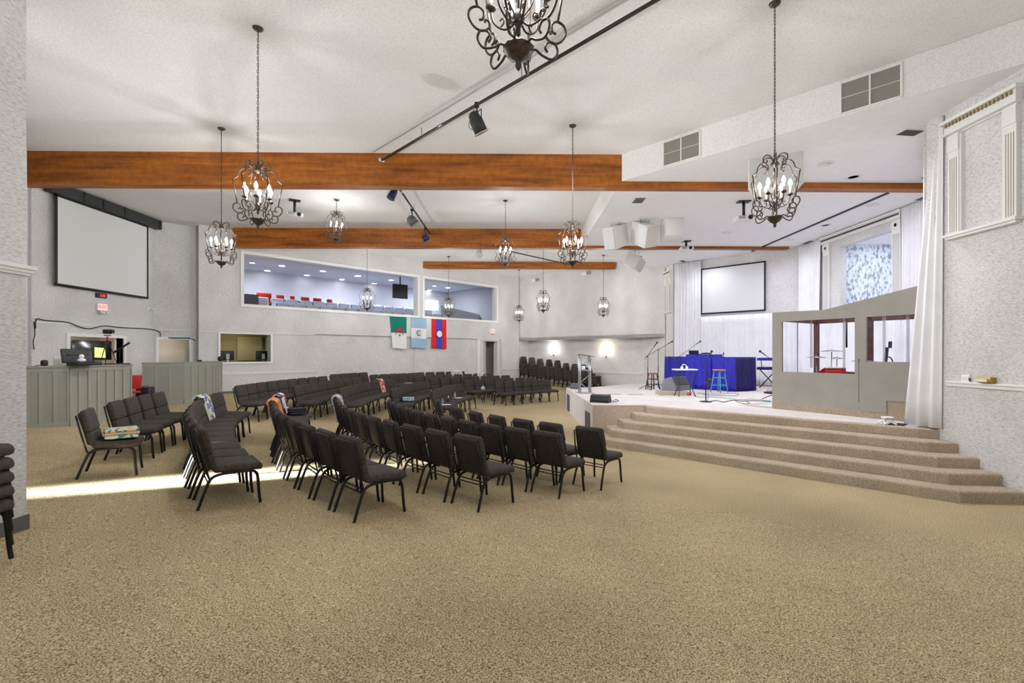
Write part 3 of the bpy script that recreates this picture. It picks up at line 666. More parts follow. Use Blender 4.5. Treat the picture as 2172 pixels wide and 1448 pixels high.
for nm, X0, z0, z1, lab in (('return_air_grille', 5.57, 5.86, 6.36, 'larger return air grille in the soffit, right one of the two'), ('return_air_grille', 3.39, 5.86, 6.36, 'smaller looking return air grille in soffit, left near beam end')):
    t = thing(nm, lab, 'vent', (X0, 12.87 - X0, 6.11), -PI / 4, 'soffit return grilles'); w, h = .77, .50
    f = MB(); f.box((0, -.02, h / 2), (w, .03, .03)); f.box((0, -.02, -h / 2), (w, .03, .03)); f.box((-w / 2, -.02, 0), (.03, .03, h)); f.box((w / 2, -.02, 0), (.03, .03, h)); f.box((0, -.02, 0), (.022, .03, h)); f.build('frame', M_white, t)
    MB().box((0, -.013, 0), (w, .01, h)).build('backing', mat('grille_back', (.13, .125, .10)), t)
    g = MB()
    for k in range(24): g.box((0, -.022, -h / 2 + .02 + k * (h - .04) / 23), (w - .03, .006, .006))
    g.box((0, -.026, 0), (w, .006, .012)); g.build('slats', mat('grille_slat', (.48, .47, .42)), t)
def vent_w(px, py, lab):
    for k, (dx, m) in enumerate(((0, M_white), (18 if px > 1200 else 10, mat('green_vent', (.28, .28, .20))))): 
        pass
    p = pl(px, py, 1, 1, 27.85); t = thing('wall_vent', lab, 'vent', p, -PI / 4, 'high wall vents')
    MB().box((-.16, -.01, 0), (.32, .02, .16)).build('plate', M_white, t); MB().box((.14, -.02, .02), (.26, .03, .16)).build('grille', mat('green_vent', (.28, .28, .20)), t)
vent_w(1136, 594.5, 'small vent high on far wall, left one of two'); vent_w(1244, 579.5, 'small vent high on far wall, right one near beam end')

# hanging white speakers
def speaker(label, corners_Y, p, d, rot, grille=None):
    t = thing('hanging_speaker', label, 'speaker', p, 0, 'white speakers hung over the stage')
    R = Matrix.Rotation(rot[2], 4, 'Z') @ Matrix.Rotation(rot[0], 4, 'X') @ Matrix.Rotation(rot[1], 4, 'Y')
    w, dp, h = d
    def tp(c): return (c[0] * (1 - .28 * (c[1] / dp + .5)), c[1], c[2])
    b = MB(); b.rbox((w, dp, h), .012, R, 0, 1, tp); b.build('cabinet', M_spk, t)
    f = MB(); f.box((0, -dp / 2 - .012, 0), (w * .94, .02, h * .92), M=R); f.build('front_grille', grille or mat('speaker_grille', (.56, .56, .54), .8, var=.05, scale=200), t)
    for s in (-1, 1):
        q = R @ Vector((s * w * .35, 0, h / 2)); MB().cyl(q, (q.x, q.y, ZL - p[2]), .006, 5).build('hanging_wire', M_iron, t)
    return t
speaker('large white speaker cabinet behind the right lantern, under the soffit', 0, (5.15, 9.25, 5.50), (.95, .50, .68), (math.radians(-8), 0, -.45))
speaker('white hanging speaker, leftmost of the cluster near the soffit', 0, (3.05, 13.9, 5.45), (.42, .70, .62), (math.radians(20), .15, -.95))
speaker('white hanging speaker with textured tilted face, middle of the cluster', 0, (3.75, 13.6, 5.45), (.45, .70, .62), (math.radians(25), -.25, .55), mat('speaker_cloth', (.60, .58, .52), .9, var=.12, scale=60))
speaker('white hanging speaker, rightmost of the cluster, seen from behind', 0, (4.55, 13.4, 5.53), (.66, .50, .55), (math.radians(12), 0, PI - .15))
sp4 = speaker('white wedge speaker with three holes beside the far short beam', 0, (4.5, 17.6, 5.42), (.60, .60, .46), (math.radians(28), .2, .9))
for k in range(3): MB().ball((-.10 + .12 * k + .12, -.05 + .0 * k, .23 - .02 * k), .03, 8).build('port_hole', M_black, sp4)

# ---------------------------------------------------------------- screens
def screen(label, p0, p1, t0, t1, z0, z1, bw, casing, out=.06):
    p0 = Vector(p0); d = (Vector(p1) - p0).normalized(); n = Vector((d.y, -d.x)); c = p0 + d * ((t0 + t1) / 2) + n * out
    t = thing('projection_screen', label, 'projection screen', (c.x, c.y, z0), math.atan2(d.y, d.x)); w, h = t1 - t0, z1 - z0
    MB().box((0, 0, h / 2), (w - 2 * bw, .012, h - 2 * bw)).build('screen_surface', M_screen, t)
    b = MB(); b.box((0, -.004, bw / 2), (w, .014, bw)); b.box((0, -.004, h - bw / 2), (w, .014, bw)); b.box((-w / 2 + bw / 2, -.004, h / 2), (bw, .014, h)); b.box((w / 2 - bw / 2, -.004, h / 2), (bw, .014, h)); b.build('border', M_scrblk, t)
    return t, w, h
t, w, h = screen('large white projection screen in black frame on the left wall', (XW, 11.9), (XW, 15.9), .46, 3.56, 3.76, 6.12, .06, True, .14)
b = MB(); b.box((.12, -.02, h + .13), (3.75, .20, .28)); 
for x in (-.85, -.25, .5, 1.9): b.box((x, -.125, h + .13), (.05, .012, .29), mi=1)
b.build('casing', [M_dark, M_black], t)
MB().tube([(-w / 2, 0, .03), (w / 2, 0, .03)], .03, 8).build('bottom_bar', M_black, t)
t, w, h = screen('white projection screen with black border above the stage drapes', (XR, 20.21), (XB, 16.78), 1.26, 3.72, 3.60, 5.47, .055, False, .05)

# ---------------------------------------------------------------- drapes and carved frames on the stage
def drape(name, label, pa, pb, pc, pd, z0, z1, waves, amp, m=None, group=None):
    # pa,pb : bottom ends ; pc,pd : top ends (left, right)
    pa, pb, pc, pd = map(Vector, (pa, pb, pc, pd)); n = Vector(((pb - pa).y, -(pb - pa).x)).normalized(); nu = waves * 6
    ph = [random.random() * 6 for _ in range(6)]
    def f(u, v):
        uu = u + .012 * math.sin(u * 31 + ph[0]) + .01 * math.sin(u * 17 + ph[1]); q = (pa.lerp(pb, u)).lerp(pc.lerp(pd, u), v)
        w = amp * (1.15 - .5 * v) * math.sin(uu * waves * 2 * PI + .5 * math.sin(v * 3 + ph[2])) + amp * .35 * math.sin(uu * waves * 5.1 + v + ph[3])
        return (q.x + n.x * w, q.y + n.y * w, z0 + (z1 - z0) * v)
    o = MB().grid(f, nu, 10).build(name, m or M_curt, sol=.006)
    return tag(o, label, 'curtain', group)
DG = 'white stage drapes'
e = .07
drape('curtain', 'tall white drape left of the stage screen, floor to ceiling', (6.86, 20.02), (7.66, 19.22), (6.86, 20.02), (7.66, 19.22), ZS + .02, ZL - .02, 9, .03, group=DG)
drape('curtain', 'wide white drape below the stage screen behind the blue tables', (7.66, 19.22), (10.14, 16.74), (7.66, 19.22), (10.14, 16.74), ZS + .02, 3.50, 24, .03, group=DG)
drape('curtain', 'tall white drape between stage screen corner and the far pilaster', (10.18, 16.70), (10.14, 15.55), (10.18, 16.70), (10.17, 15.50), ZS + .02, ZL - .02, 9, .03, group=DG)
drape('curtain', 'low white drape under the carved opening, seen through the booth glass', (10.14, 15.5), (10.14, 12.2), (10.14, 15.5), (10.14, 12.2), ZS + .02, 3.40, 24, .03, group=DG)
drape('curtain', 'tall white drape right of the carved stage opening', (10.16, 12.22), (10.10, 11.2), (10.16, 12.22), (10.10, 11.2), ZS + .02, ZL - .02, 9, .03, group=DG)
drape('curtain', 'white drape at the back behind right booth window', (10.1, 11.12), (7.5, 8.52), (10.1, 11.12), (7.5, 8.52), ZS + .02, ZL - .02, 20, .03, group=DG)
drape('curtain', 'nearest narrow white drape at the right wall corner beside the booth', (6.70, 8.02), (6.80, 7.42), (6.93, 7.68), (6.80, 7.38), ZS + .02, ZL - .04, 3, .02, group=DG)
def carved(label, p0, d, w, z0, z1, full=True, sill=True, pw=.20, recess=False):
    # p0 = left lower corner on wall as seen, d = direction to the right as seen
    p0 = Vector((*p0, 0)); t = thing('carved_frame', label, 'window surround', (p0.x, p0.y, z0), math.atan2(d[1], d[0])); H = z1 - z0
    for s, x in (('l', pw / 2), ('r', w - pw / 2)):
        b = MB(); b.box((x, -.03, H / 2 - .1), (pw, .06, H - .2)); b.box((x, -.035, H - .36), (pw + .012, .08, .24)); b.lathe([(.05, 0), (.05, .012), (.07, .012), (.07, 0)], 20, M=Matrix.Translation((x, -.076, H - .36)) @ Matrix.Rotation(PI / 2, 4, 'X')) if full else None
        o = b.build('pilaster', M_white, t)
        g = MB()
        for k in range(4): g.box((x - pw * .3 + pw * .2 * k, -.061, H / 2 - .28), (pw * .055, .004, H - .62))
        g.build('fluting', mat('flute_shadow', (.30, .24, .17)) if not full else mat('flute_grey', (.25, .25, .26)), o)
    b = MB(); b.box((w / 2, -.05, H - .12), (w + .06, .10, .17)); b.box((w / 2, -.07, H - .015), (w + .14, .15, .05)); b.box((w / 2, -.06, H - .205), (w + .1, .13, .025)); n = int(w / .055)
    for k in range(n): b.box((.02 + (w - .04) * k / (n - 1), -.118 if not full else -.112, H - .075 if not full else H - .10), (.022, .028, .05), mi=1)
    f = b.build('frieze', [M_white, mat('dentil_gold', (.32, .25, .13)) if not full else mat('dentil_dark', (.10, .08, .07))], t)
    if sill:
        b = MB(); b.box((w / 2, -.06, -.02), (w + .1, .14, .04)); b.box((w / 2, -.045, -.055), (w + .04, .1, .04)); b.build('sill', M_white, t)
    if recess:
        b = MB(); b.box((pw + .015, -.02, H / 2 - .1), (.03, .05, H - .25)); b.box((w - pw - .015, -.02, H / 2 - .1), (.03, .05, H - .25)); b.box((w / 2, -.02, H - .22), (w - 2 * pw, .05, .03)); b.build('inner_moulding', M_white, t)
    return t
carved('white carved false window frame high on the right wall', (XR - .003, 7.27), (0, -1), 1.0, 3.84, 5.60, full=False, recess=True, pw=.17)
carved('small carved false window frame on the far column beside drapes', (XR - .003, 21.05), (0, -1), .72, 3.84, 5.60, full=False, recess=True, pw=.14)
carved('large carved opening with dentil frieze in the stage back wall', (XB - .003, 15.45), (0, -1), 3.14, 3.35, 5.79, full=True, sill=False, pw=.30)

# ---------------------------------------------------------------- drum booth on the stage
BA, BB = Vector((5.75, 10.41)), Vector((6.99, 8.42)); bd = (BB - BA).normalized(); bn = Vector((-bd.y, bd.x)); BL = (BB - BA).length
if bn.x < 0: bn = -bn
bt = thing('drum_booth', 'grey painted isolation booth with clear windows on the stage', 'booth', (BA.x, BA.y, ZS), math.atan2(bd.y, bd.x))
inv = Matrix.Rotation(-math.atan2(bd.y, bd.x), 4, 'Z')
def bpx(px, py):
    a = bn.x; b = bn.y; c = bn.dot(BA); p = pl(px, py, a, b, c); return ((p.x - BA.x) * bd.x + (p.y - BA.y) * bd.y, p.z - ZS)
W1 = [bpx(1658, 682), bpx(1813, 793)]; W2 = [bpx(1837, 674), bpx(1957, 768)]
top = [bpx(1638, 663), bpx(1748, 657), bpx(1966, 601)]
x0 = top[0][0]; x1 = max(top[2][0], BL); zt0, zt1, zt2 = top[0][1], top[1][1], top[2][1]; xm = top[1][0]
zk = .13; wb1, wt1 = W1[1][1], W1[0][1]; wb2, wt2 = W2[1][1], W2[0][1]
b = MB(); th = .06
def bxz(mb, xa, xb, za, zb, zc=None, y0=0, y1=th):   # front panel piece (xz polygon)
    zc = zb if zc is None else zc
    mb.add([(xa, y0, za), (xb, y0, za), (xb, y1, za), (xa, y1, za), (xa, y0, zb), (xb, y0, zc), (xb, y1, zc), (xa, y1, zb)], [(0, 3, 2, 1), (4, 5, 6, 7), (0, 1, 5, 4), (1, 2, 6, 5), (2, 3, 7, 6), (3, 0, 4, 7)])
xj = W1[1][0] + .07
bxz(b, x0, W1[0][0], zk, zt0); bxz(b, W1[0][0], W1[1][0], zk, wb1); bxz(b, W1[1][0], xj, zk, wt1)
bxz(b, W1[0][0], xm, wt1, zt0, zt1) if xm > W1[0][0] else None
def ztop(x): return zt0 + (zt1 - zt0) * (x - x0) / (xm - x0) if x < xm else zt1 + (zt2 - zt1) * (x - xm) / (top[2][0] - xm)
bxz(b, xm, x1, wt1, ztop(xm), ztop(x1)); bxz(b, xj, W2[0][0], wb2, wt1); bxz(b, W2[1][0] + .01, x1, wb2, wt1)
b.build('front_panel', M_booth, bt)
s_ = bpx(1881, 868)
b = MB(); bxz(b, xj + .012, s_[0], zk, wb2, y0=-.025, y1=.05); bxz(b, s_[0], x1, zk + .22, wb2, y0=-.025, y1=.05); b.build('lower_panel', M_booth, bt)
b = MB(); bxz(b, x0, s_[0] + .01, 0, zk, y0=-.01, y1=.04); bxz(b, s_[0], x1, 0, zk + .215, y0=0, y1=.04); b.build('plinth', M_step, bt)
b = MB(); b.box((xj + .002, -.004, (zk + wb2) / 2 + .1), (.008, .012, wb2 - zk - .1)); b.build('panel_gap', M_black, bt)
M_bwood = mat('booth_wood', (.075, .035, .028), .6, var=.3, scale=8)
g = MB(); bxz(g, W1[0][0], W1[1][0], wb1, wt1, y0=.025, y1=.035); g.build('window_pane', M_glass, bt)
g = MB(); bxz(g, W2[0][0], x1, wb2, wt1, y0=.025, y1=.035); g.build('window_pane', M_glass, bt)
b = MB(); DP = 1.9
for xx, yy in ((x0 + .03, DP), (1.15, DP), (x1 + .6, DP), (x1 + .6, 0.9), (x0 + .03, .12)): b.box((xx, yy, 1.05), (.10, .08, 2.1))
b.box(((x0 + x1 + .6) / 2, DP, 2.02), (x1 - x0 + .6, .08, .16)); b.box(((x0 + x1 + .6) / 2, DP, .5), (x1 - x0 + .6, .06, .1)); b.box((x0 + .03, DP / 2 + .06, 2.02), (.08, DP - .1, .16)); b.box((x0 + .03, DP / 2 + .06, .5), (.06, DP - .1, .1))
b.build('rear_timber_frame', M_bwood, bt)
b = MB(); bxz(b, W2[1][0] - .14, x1, wb2, wt1, y0=.12, y1=.15); b.build('dark_speaker_panel', M_black, bt)
for xx in ((W1[0][0] * .55 + W1[1][0] * .45) - .06, W1[1][0] - .22, W2[0][0] + .26, W2[0][0] + .62):
    g = MB(); g.box((xx, .08, (wb1 + wt1) / 2 + .1), (.035, .02, wt1 - wb1)); g.build('clear_mullion', mat('clear_plastic', (.75, .75, .8), .1, trans=.8), bt)
# drum kit inside
dk = Vector((BA.x, BA.y)) + bd * .92 + bn * 1.0
t = thing('drum_kit', 'drum kit with red shell and cymbals inside the booth', 'drum kit', (dk.x, dk.y, ZS), math.atan2(bd.y, bd.x) + .15)
MB().lathe([(.24, -.22), (.255, -.22), (.255, .22), (.24, .22), (.001, .20)], 24, M=Matrix.Translation((-.12, 0, .66)) @ Matrix.Rotation(PI / 2 - .1, 4, 'X')).build('bass_drum', mat('drum_red', (.30, .008, .01), .3), t)
MB().box((0, 0, .2), (1.5, 1.3, .4)).build('riser', M_step, t)
for k, (x, y, z, r, m) in enumerate([(-.05, -.12, .80, .19, M_red), (.30, -.02, .72, .17, mat('tom_shell', (.05, .04, .04), .4)), (.42, .25, .62, .22, mat('tom_shell', (.05, .04, .04), .4))]):
    o = MB().lathe([(.001, -.13), (r, -.13), (r, .12)], 20, (x, y, z)).build('tom_drum', m, t)
    MB().lathe([(r * 1.03, .10), (r * 1.03, .13), (.001, .125)], 20, (x, y, z)).build('drum_head', M_paper, o)
for (x, y, z, r) in ((-.18, .1, 1.28, .25), (-.42, -.1, 1.14, .20), (.0, -.2, 1.12, .12), (.42, .0, 1.07, .22), (.62, .2, 1.02, .28)):
    o = MB().lathe([(.001, .02), (.04, .014), (r, -.01), (r, -.014), (.001, .0)], 24, (x, y, z)).build('cymbal', mat('cymbal', (.22, .20, .17), .35, metal=.9), t)
    s = MB(); s.cyl((x, y, 0), (x, y, z + .04), .010, 6)
    for q in range(3): s.cyl((x, y, .28), (x + .22 * math.cos(q * 2.1), y + .22 * math.sin(q * 2.1), .01), .008, 5)
    s.build('cymbal_stand', M_chrome, o)
MB().tube([(.05, .3, 1.9), (.05, .3, 1.35)], .018, 8).build('hanging_microphone', M_black, t)
p = Vector((BA.x, BA.y)) + bd * 1.72 + bn * .75
t = thing('guitar', 'guitar headstock and neck on a stand in right booth window', 'guitar', (p.x, p.y, ZS), math.atan2(bd.y, bd.x))
b = MB(); b.rbox((.33, .07, .42), .03, Matrix.Translation((0, 0, .38)), 0, 2, lambda c: (c[0] * (1 - .25 * math.cos(c[2] * 12)), c[1], c[2])); b.build('body', mat('guitar_body', (.05, .05, .16), .3), t)
MB().box((.03, 0, .95), (.05, .03, .80), M=Matrix.Rotation(.09, 4, 'Y')).build('neck', mat('guitar_neck', (.06, .04, .08), .4), t)
MB().box((.13, 0, 1.40), (.055, .025, .13), M=Matrix.Rotation(.05, 4, 'Y')).build('headstock', mat('guitar_neck', (.06, .04, .08), .4), t)
MB().tube(smooth_pts([(.22, .0, 0), (.24, 0, .9), (.22, 0, 1.12), (.12, 0, 1.16)], 5), .012, 6).build('stand_hook', M_dark, t)

# ---------------------------------------------------------------- sound counters on the left
def counter(label, P, ztop, npan):
    P = [Vector(p) for p in P]; zb = min(fl(*p) for p in P) - .05; c = P[1]
    t = thing('sound_counter', label, 'counter', (c.x, c.y, fl(*c)), 0, 'grey panelled sound counters')
    # room side of the line is to its right ; depth goes away from the camera side
    def off(k, o):
        q = []
        for i, p in enumerate(P):
            ns = []
            if i > 0: d = (P[i] - P[i - 1]).normalized(); ns.append(Vector((-d.y, d.x)))
            if i < len(P) - 1: d = (P[i + 1] - P[i]).normalized(); ns.append(Vector((-d.y, d.x)))
            n = sum(ns, Vector((0, 0))).normalized(); q.append(p + n * o)
        return q
    b = MB(); f0, f1 = P, off(0, .12)
    for i in range(len(P) - 1): b.prism([P[i][:], P[i + 1][:], f1[i + 1][:], f1[i][:]], zb, ztop - .03)
    b.build('body', M_count, t, world=True)
    b = MB(); g0, g1 = off(0, -.035), off(0, .5)
    for i in range(len(P) - 1): b.prism([g0[i][:], g0[i + 1][:], g1[i + 1][:], g1[i][:]], ztop - .035, ztop)
    b.build('top', M_count, t, world=True)
    b = MB()
    for i in range(len(P) - 1):
        d = P[i + 1] - P[i]; n = npan[i]
        for z0, z1 in ((zb, zb + .17), (ztop - .12, ztop - .035)): run(b, P[i], P[i + 1], 0, d.length, z0, z1, .014)
        for k in range(n + 1):
            x = d.length * k / n; run(b, P[i], P[i + 1], max(0, x - .035), min(d.length, x + .035), zb, ztop - .035, .0155)
    b.build('battens', mat('counter_batten', (.29, .285, .245), .6, var=.05, scale=3), t, world=True)
    return t
counter('long grey panelled sound counter beside near pillar, holding camera and monitors', [(-9.75, 9.05), (-9.05, 9.78), (-9.05, 11.35)], 1.752, (5, 7))
counter('shorter grey panelled counter right of the red chair', [(-10.35, 13.35), (-9.62, 13.95), (-9.62, 15.3), (-9.95, 16.3)], 1.745, (3, 4, 3))
ZC = 1.752
def on_counter(px, Y): p = py_(px, 750, Y); return (p.x, p.y, ZC)
t = thing('monitor', 'wide black computer monitor seen from behind on the long counter', 'monitor', on_counter(166, 10.2), 1.45)
MB().box((0, 0, .20), (.62, .05, .30), bev=.02, M=Matrix.Rotation(-.15, 4, 'X')).build('screen_housing', M_dark, t)
MB().box((0, -.03, .22), (.44, .03, .03), M=Matrix.Rotation(-.15, 4, 'X')).build('rear_ridge', M_black, t); MB().box((0, 0, .01), (.3, .2, .02)).build('foot', M_black, t); MB().box((0, .0, .08), (.06, .04, .14)).build('stand', M_black, t)
t = thing('mixing_board', 'flat black mixing board on the long counter before the monitor', 'mixing board', on_counter(180, 9.95), 1.45)
MB().box((0, 0, .03), (.52, .26, .055), bev=.01).build('body', M_black, t); MB().box((0, .02, .065), (.48, .2, .01)).build('control_panel', M_dark, t)
t = thing('figurine', 'small white rounded figure resting on the mixing board', 'figurine', (*on_counter(173, 9.93)[:2], ZC + .07), 0)
b = MB(); b.ball((0, 0, .04), .07, 12, sx=(1.1, 1, .6)); b.ball((0, 0, .12), .045, 12); b.build('body', M_paper, t)
t = thing('speaker_pod', 'small round dark speaker on left part of the long counter', 'speaker', on_counter(94, 9.7), 0)
MB().lathe([(.04, 0), (.052, .015), (.058, .05), (.052, .10), (.04, .115), (.001, .12)], 16).build('body', mat('pod_brown', (.03, .018, .014), .5), t)
MB().tube(smooth_pts([(-.05, 0, .01), (-.1, .02, .008), (-.16, -.02, .008)], 4), .006, 5).build('cord', M_black, t)
t = thing('speaker_pod', 'small round black speaker at right end of the shorter counter', 'speaker', (-9.85, 16.05, 1.745), 0)
MB().lathe([(.04, 0), (.07, .03), (.08, .08), (.07, .13), (.04, .16), (.001, .165)], 16).build('body', M_black, t)
t = thing('small_box', 'tiny dark box lying on the shorter counter', 'box', (-9.78, 14.9, 1.745), .3); MB().box((0, 0, .025), (.11, .08, .05), bev=.006).build('body', M_dark, t); MB().box((0, 0, .052), (.07, .05, .006)).build('lid', M_black, t)
t = thing('paper_sheet', 'white upright board behind the monitor on the long counter', 'board', on_counter(132, 10.3), 1.45); MB().box((0, 0, .09), (.36, .015, .18)).build('sheet', M_paper, t)
t = thing('cable_pile', 'small white cable and adapter on the counter edge', 'cable', on_counter(206, 10.5), 0); MB().tube(smooth_pts([(-.12, 0, .012), (-.05, .05, .012), (.02, -.03, .014), (.1, .03, .012), (.14, -.02, .012)], 5), .009, 6).build('cable', M_paper, t); MB().box((-.02, .02, .02), (.07, .05, .035), bev=.005).build('adapter', M_paper, t)
t = thing('laptop_tray', 'thin black tray under the camera tripod on the counter', 'tray', on_counter(238, 10.95), 1.45); MB().box((0, 0, .012), (.62, .3, .022), bev=.004).build('tray', M_black, t)
# video camera on tripod
bp = Vector(on_counter(228, 10.9)); t = thing('camera_tripod', 'video camera on a tall black tripod with red collar on the counter', 'tripod', bp, 0)
apex = .52
for q in range(3):
    a = q * 2.09 + .4; MB().tube([(.02 * math.cos(a), .02 * math.sin(a), apex), (.10 * math.cos(a), .10 * math.sin(a), .26), (.165 * math.cos(a), .165 * math.sin(a), .024)], [.012, .010, .007], 8).build('leg', M_dark, t)
MB().cyl((0, 0, .28), (0, 0, .64), .011, 8).build('centre_column', M_dark, t); MB().lathe([(.025, .53), (.03, .56), (.018, .60), (.024, .63)], 12).build('red_collar', M_red, t)
MB().box((0, 0, .66), (.12, .07, .018)).build('head_plate', M_black, t)
b = MB(); b.rbox((.15, .11, .10), .02, Matrix.Translation((0, 0, .745)), 0, 2); b.lathe([(.04, 0), (.045, .07), (.03, .07), (.001, .05)], 12, M=Matrix.Translation((.06, 0, .75)) @ Matrix.Rotation(PI / 2, 4, 'Y')); b.build('camera', M_black, t)
t = thing('shotgun_microphone', 'black shotgun microphone angled on a short stand at the counter', 'microphone', on_counter(254, 11.1), 0)
MB().lathe([(.07, .0), (.07, .012), (.001, .016)], 16).build('base', M_black, t); MB().cyl((0, 0, .01), (0, 0, .34), .010, 8).build('stand', M_black, t); MB().cyl((-.12, -.02, .27), (.20, .03, .50), .024, 10).build('microphone_body', M_black, t)
# television in the sound room, yellow reflection on its glass painted as a glowing patch
t = thing('television', 'black television in the room behind the left wall opening', 'television', (-12.15, 13.82, 2.09), -PI / 2 if 0 else PI / 2)
b = MB(); b.box((0, 0, 0), (1.28, .06, .56), bev=.01); b.build('screen', mat('tv_glass', (.015, .016, .015), .15, spec=.7), t)
MB().add([(.05, -.034, -.20), (.42, -.034, -.22), (.40, -.034, .07), (.05, -.034, .09)], [(0, 1, 2, 3)]).build('painted_reflection', mat('yellow_reflection', (.75, .72, .18), .5, emit=.9), t)
MB().box((0, .05, -.2), (.2, .06, .8)).build('bracket', M_black, t)
for px, py, lab, rz in ((481, 755, 'black monitor seen from behind, left one inside the control window', .7), (556, 755, 'black monitor seen from behind, right one inside the control window', .9)):
    p = pl(px, py, -1, 1, 28.15); t = thing('monitor', lab, 'monitor', (p.x, p.y, 1.66), rz, 'control window monitors')
    MB().box((0, 0, .27), (.46, .045, .34), bev=.012).build('screen_housing', M_black, t); b = MB(); b.box((.03, -.03, .23), (.11, .012, .2)); b.build('bracket', mat('monitor_bracket', (.4, .41, .42), .4), t); MB().box((.03, -.005, .10), (.05, .03, .14)).build('stand', M_steel, t); MB().box((.03, 0, .008), (.22, .16, .016)).build('foot', M_black, t)
p = pl(519, 763, -1, 1, 28.0); t = tag(MB().box((0, 0, .015), (.44, .14, .025), bev=.006).build('keyboard', M_black), 'black keyboard between the two control window monitors', 'keyboard'); t.location = (p.x, p.y, 1.662); t.rotation_euler = (0, 0, PI / 4)
# control room back panel
t = thing('wall_board', 'tan board on the back wall of control window room', 'board', (-10.75, 19.42, 2.2), PI / 4); MB().box((0, -.07, 0), (.9, .03, .95)).build('board', mat('tan_board', (.42, .37, .20), .8), t); MB().box((.62, -.075, 0), (.05, .04, .95)).build('edge_strip', mat('pale_strip', (.6, .56, .4), .8), t)
# small pictures on left wall : clock, exit sign, camera, thermostat box
t = thing('digital_clock', 'red digital clock under the left wall screen', 'clock', (XW, 13.85, 3.67), PI / 2)
MB().box((0, -.03, 0), (.34, .05, .13), bev=.008).build('case', M_black, t)
MR = mat('red_led', (1, .02, .03), emit=3)
text('digits', '1:42', .105, Matrix.Translation((XW + .058, 13.87, 3.67)) @ Matrix.Rotation(PI / 2, 4, 'Z') @ Matrix.Rotation(PI / 2, 4, 'X'), MR, t)
def exit_sign(label, x, y, z, rz, n):
    t = thing('exit_sign', label, 'exit sign', (x, y, z), rz, 'exit signs with emergency lamps')
    MB().box((0, -.03, 0), (.33, .06, .21), bev=.008).build('housing', M_white, t); MB().box((0, -.064, 0), (.29, .008, .17)).build('lit_face', mat('exit_face', (1, .42, .40), emit=.7), t)
    R = Matrix.Translation((x, y, z)) @ Matrix.Rotation(rz, 4, 'Z')
    text('lettering', 'EXIT', .135, R @ Matrix.Translation((0, -.070, 0)) @ Matrix.Rotation(PI / 2, 4, 'X'), mat('exit_letters', (.9, .02, .03), emit=1.5), t)
    MB().box((0, -.04, -.16), (.2, .07, .09), bev=.015).build('lamp_base', M_white, t)
    for s in (-1, 1): MB().lathe([(.001, 0), (.03, .0), (.042, .045), (.001, .05)], 12, M=Matrix.Translation((s * .10, -.08, -.15)) @ Matrix.Rotation(PI / 2, 4, 'X')).build('lamp_head', M_white, t)
exit_sign('red EXIT sign with emergency lamps under the digital clock', XW, 13.87, 3.34, PI / 2, 0)
exit_sign('small red EXIT sign above the passage right of the flags', -1.17, 25.97, 3.23, PI / 4, 0)
t = thing('security_camera', 'small white security camera on the left wall near the corner', 'security camera', (XW, 15.66, 3.45), PI / 2)
MB().box((0, -.02, 0), (.09, .04, .09), bev=.01).build('mount', M_white, t); MB().cyl((0, -.04, 0), (.10, -.14, -.01), .030, 10).build('camera_body', M_white, t)
# cable festoon along the crown rail
pts = []
for i, (y, z) in enumerate([(11.95, 2.62), (11.98, 2.86), (12.2, 2.84), (12.8, 2.83), (13.2, 2.72), (13.5, 2.70), (13.9, 2.80), (14.6, 2.79), (15.3, 2.80), (15.82, 2.79)]): pts.append((XW + .05, y, z))
pts += [(-11.82, 16.0, 2.70), (-11.80, 16.02, 2.53), (-11.6, 16.2, 2.50), (-11.15, 16.62, 2.50), (-11.02, 16.7, 2.2), (-10.9, 16.55, 1.75)]
tag(MB().tube(smooth_pts(pts, 5), .014, 6).build('wall_cable', M_dark), 'dark cable strung along the rail of the left wall to the doorway', 'cable')
tag(MB().tube(smooth_pts([(XW + .03, 11.93, 2.8), (XW + .03, 11.96, 2.5), (XW + .03, 11.92, 2.3), (XW + .03, 11.94, 2.1)], 4), .010, 5).build('wall_cable', M_dark), 'short cable hanging down the left wall corner beside the pillar', 'cable')
t = tag(MB().box((0, 0, 0), (.62, .03, .05)).build('door_label', mat('green_label', (.06, .16, .11), .5)), 'narrow dark green strip sign above the left doorway', 'sign'); t.location = (-11.43, 16.36, 2.53); t.rotation_euler = (0, 0, PI / 4)
# table lamp peeking past the pillar
t = thing('table_lamp', 'small lit table lamp half hidden behind the near pillar', 'lamp', (-9.62, 9.32, ZC), 0)
MB().lathe([(.06, 0), (.055, .02), (.012, .04), (.012, .17), (.001, .17)], 14).build('base', mat('lamp_gold', (.30, .2, .1), .4), t); MB().lathe([(.075, .15), (.035, .31)], 16).build('lamp_shade', mat('lamp_shade', (1, .87, .72), emit=1.6), t, sol=.003)
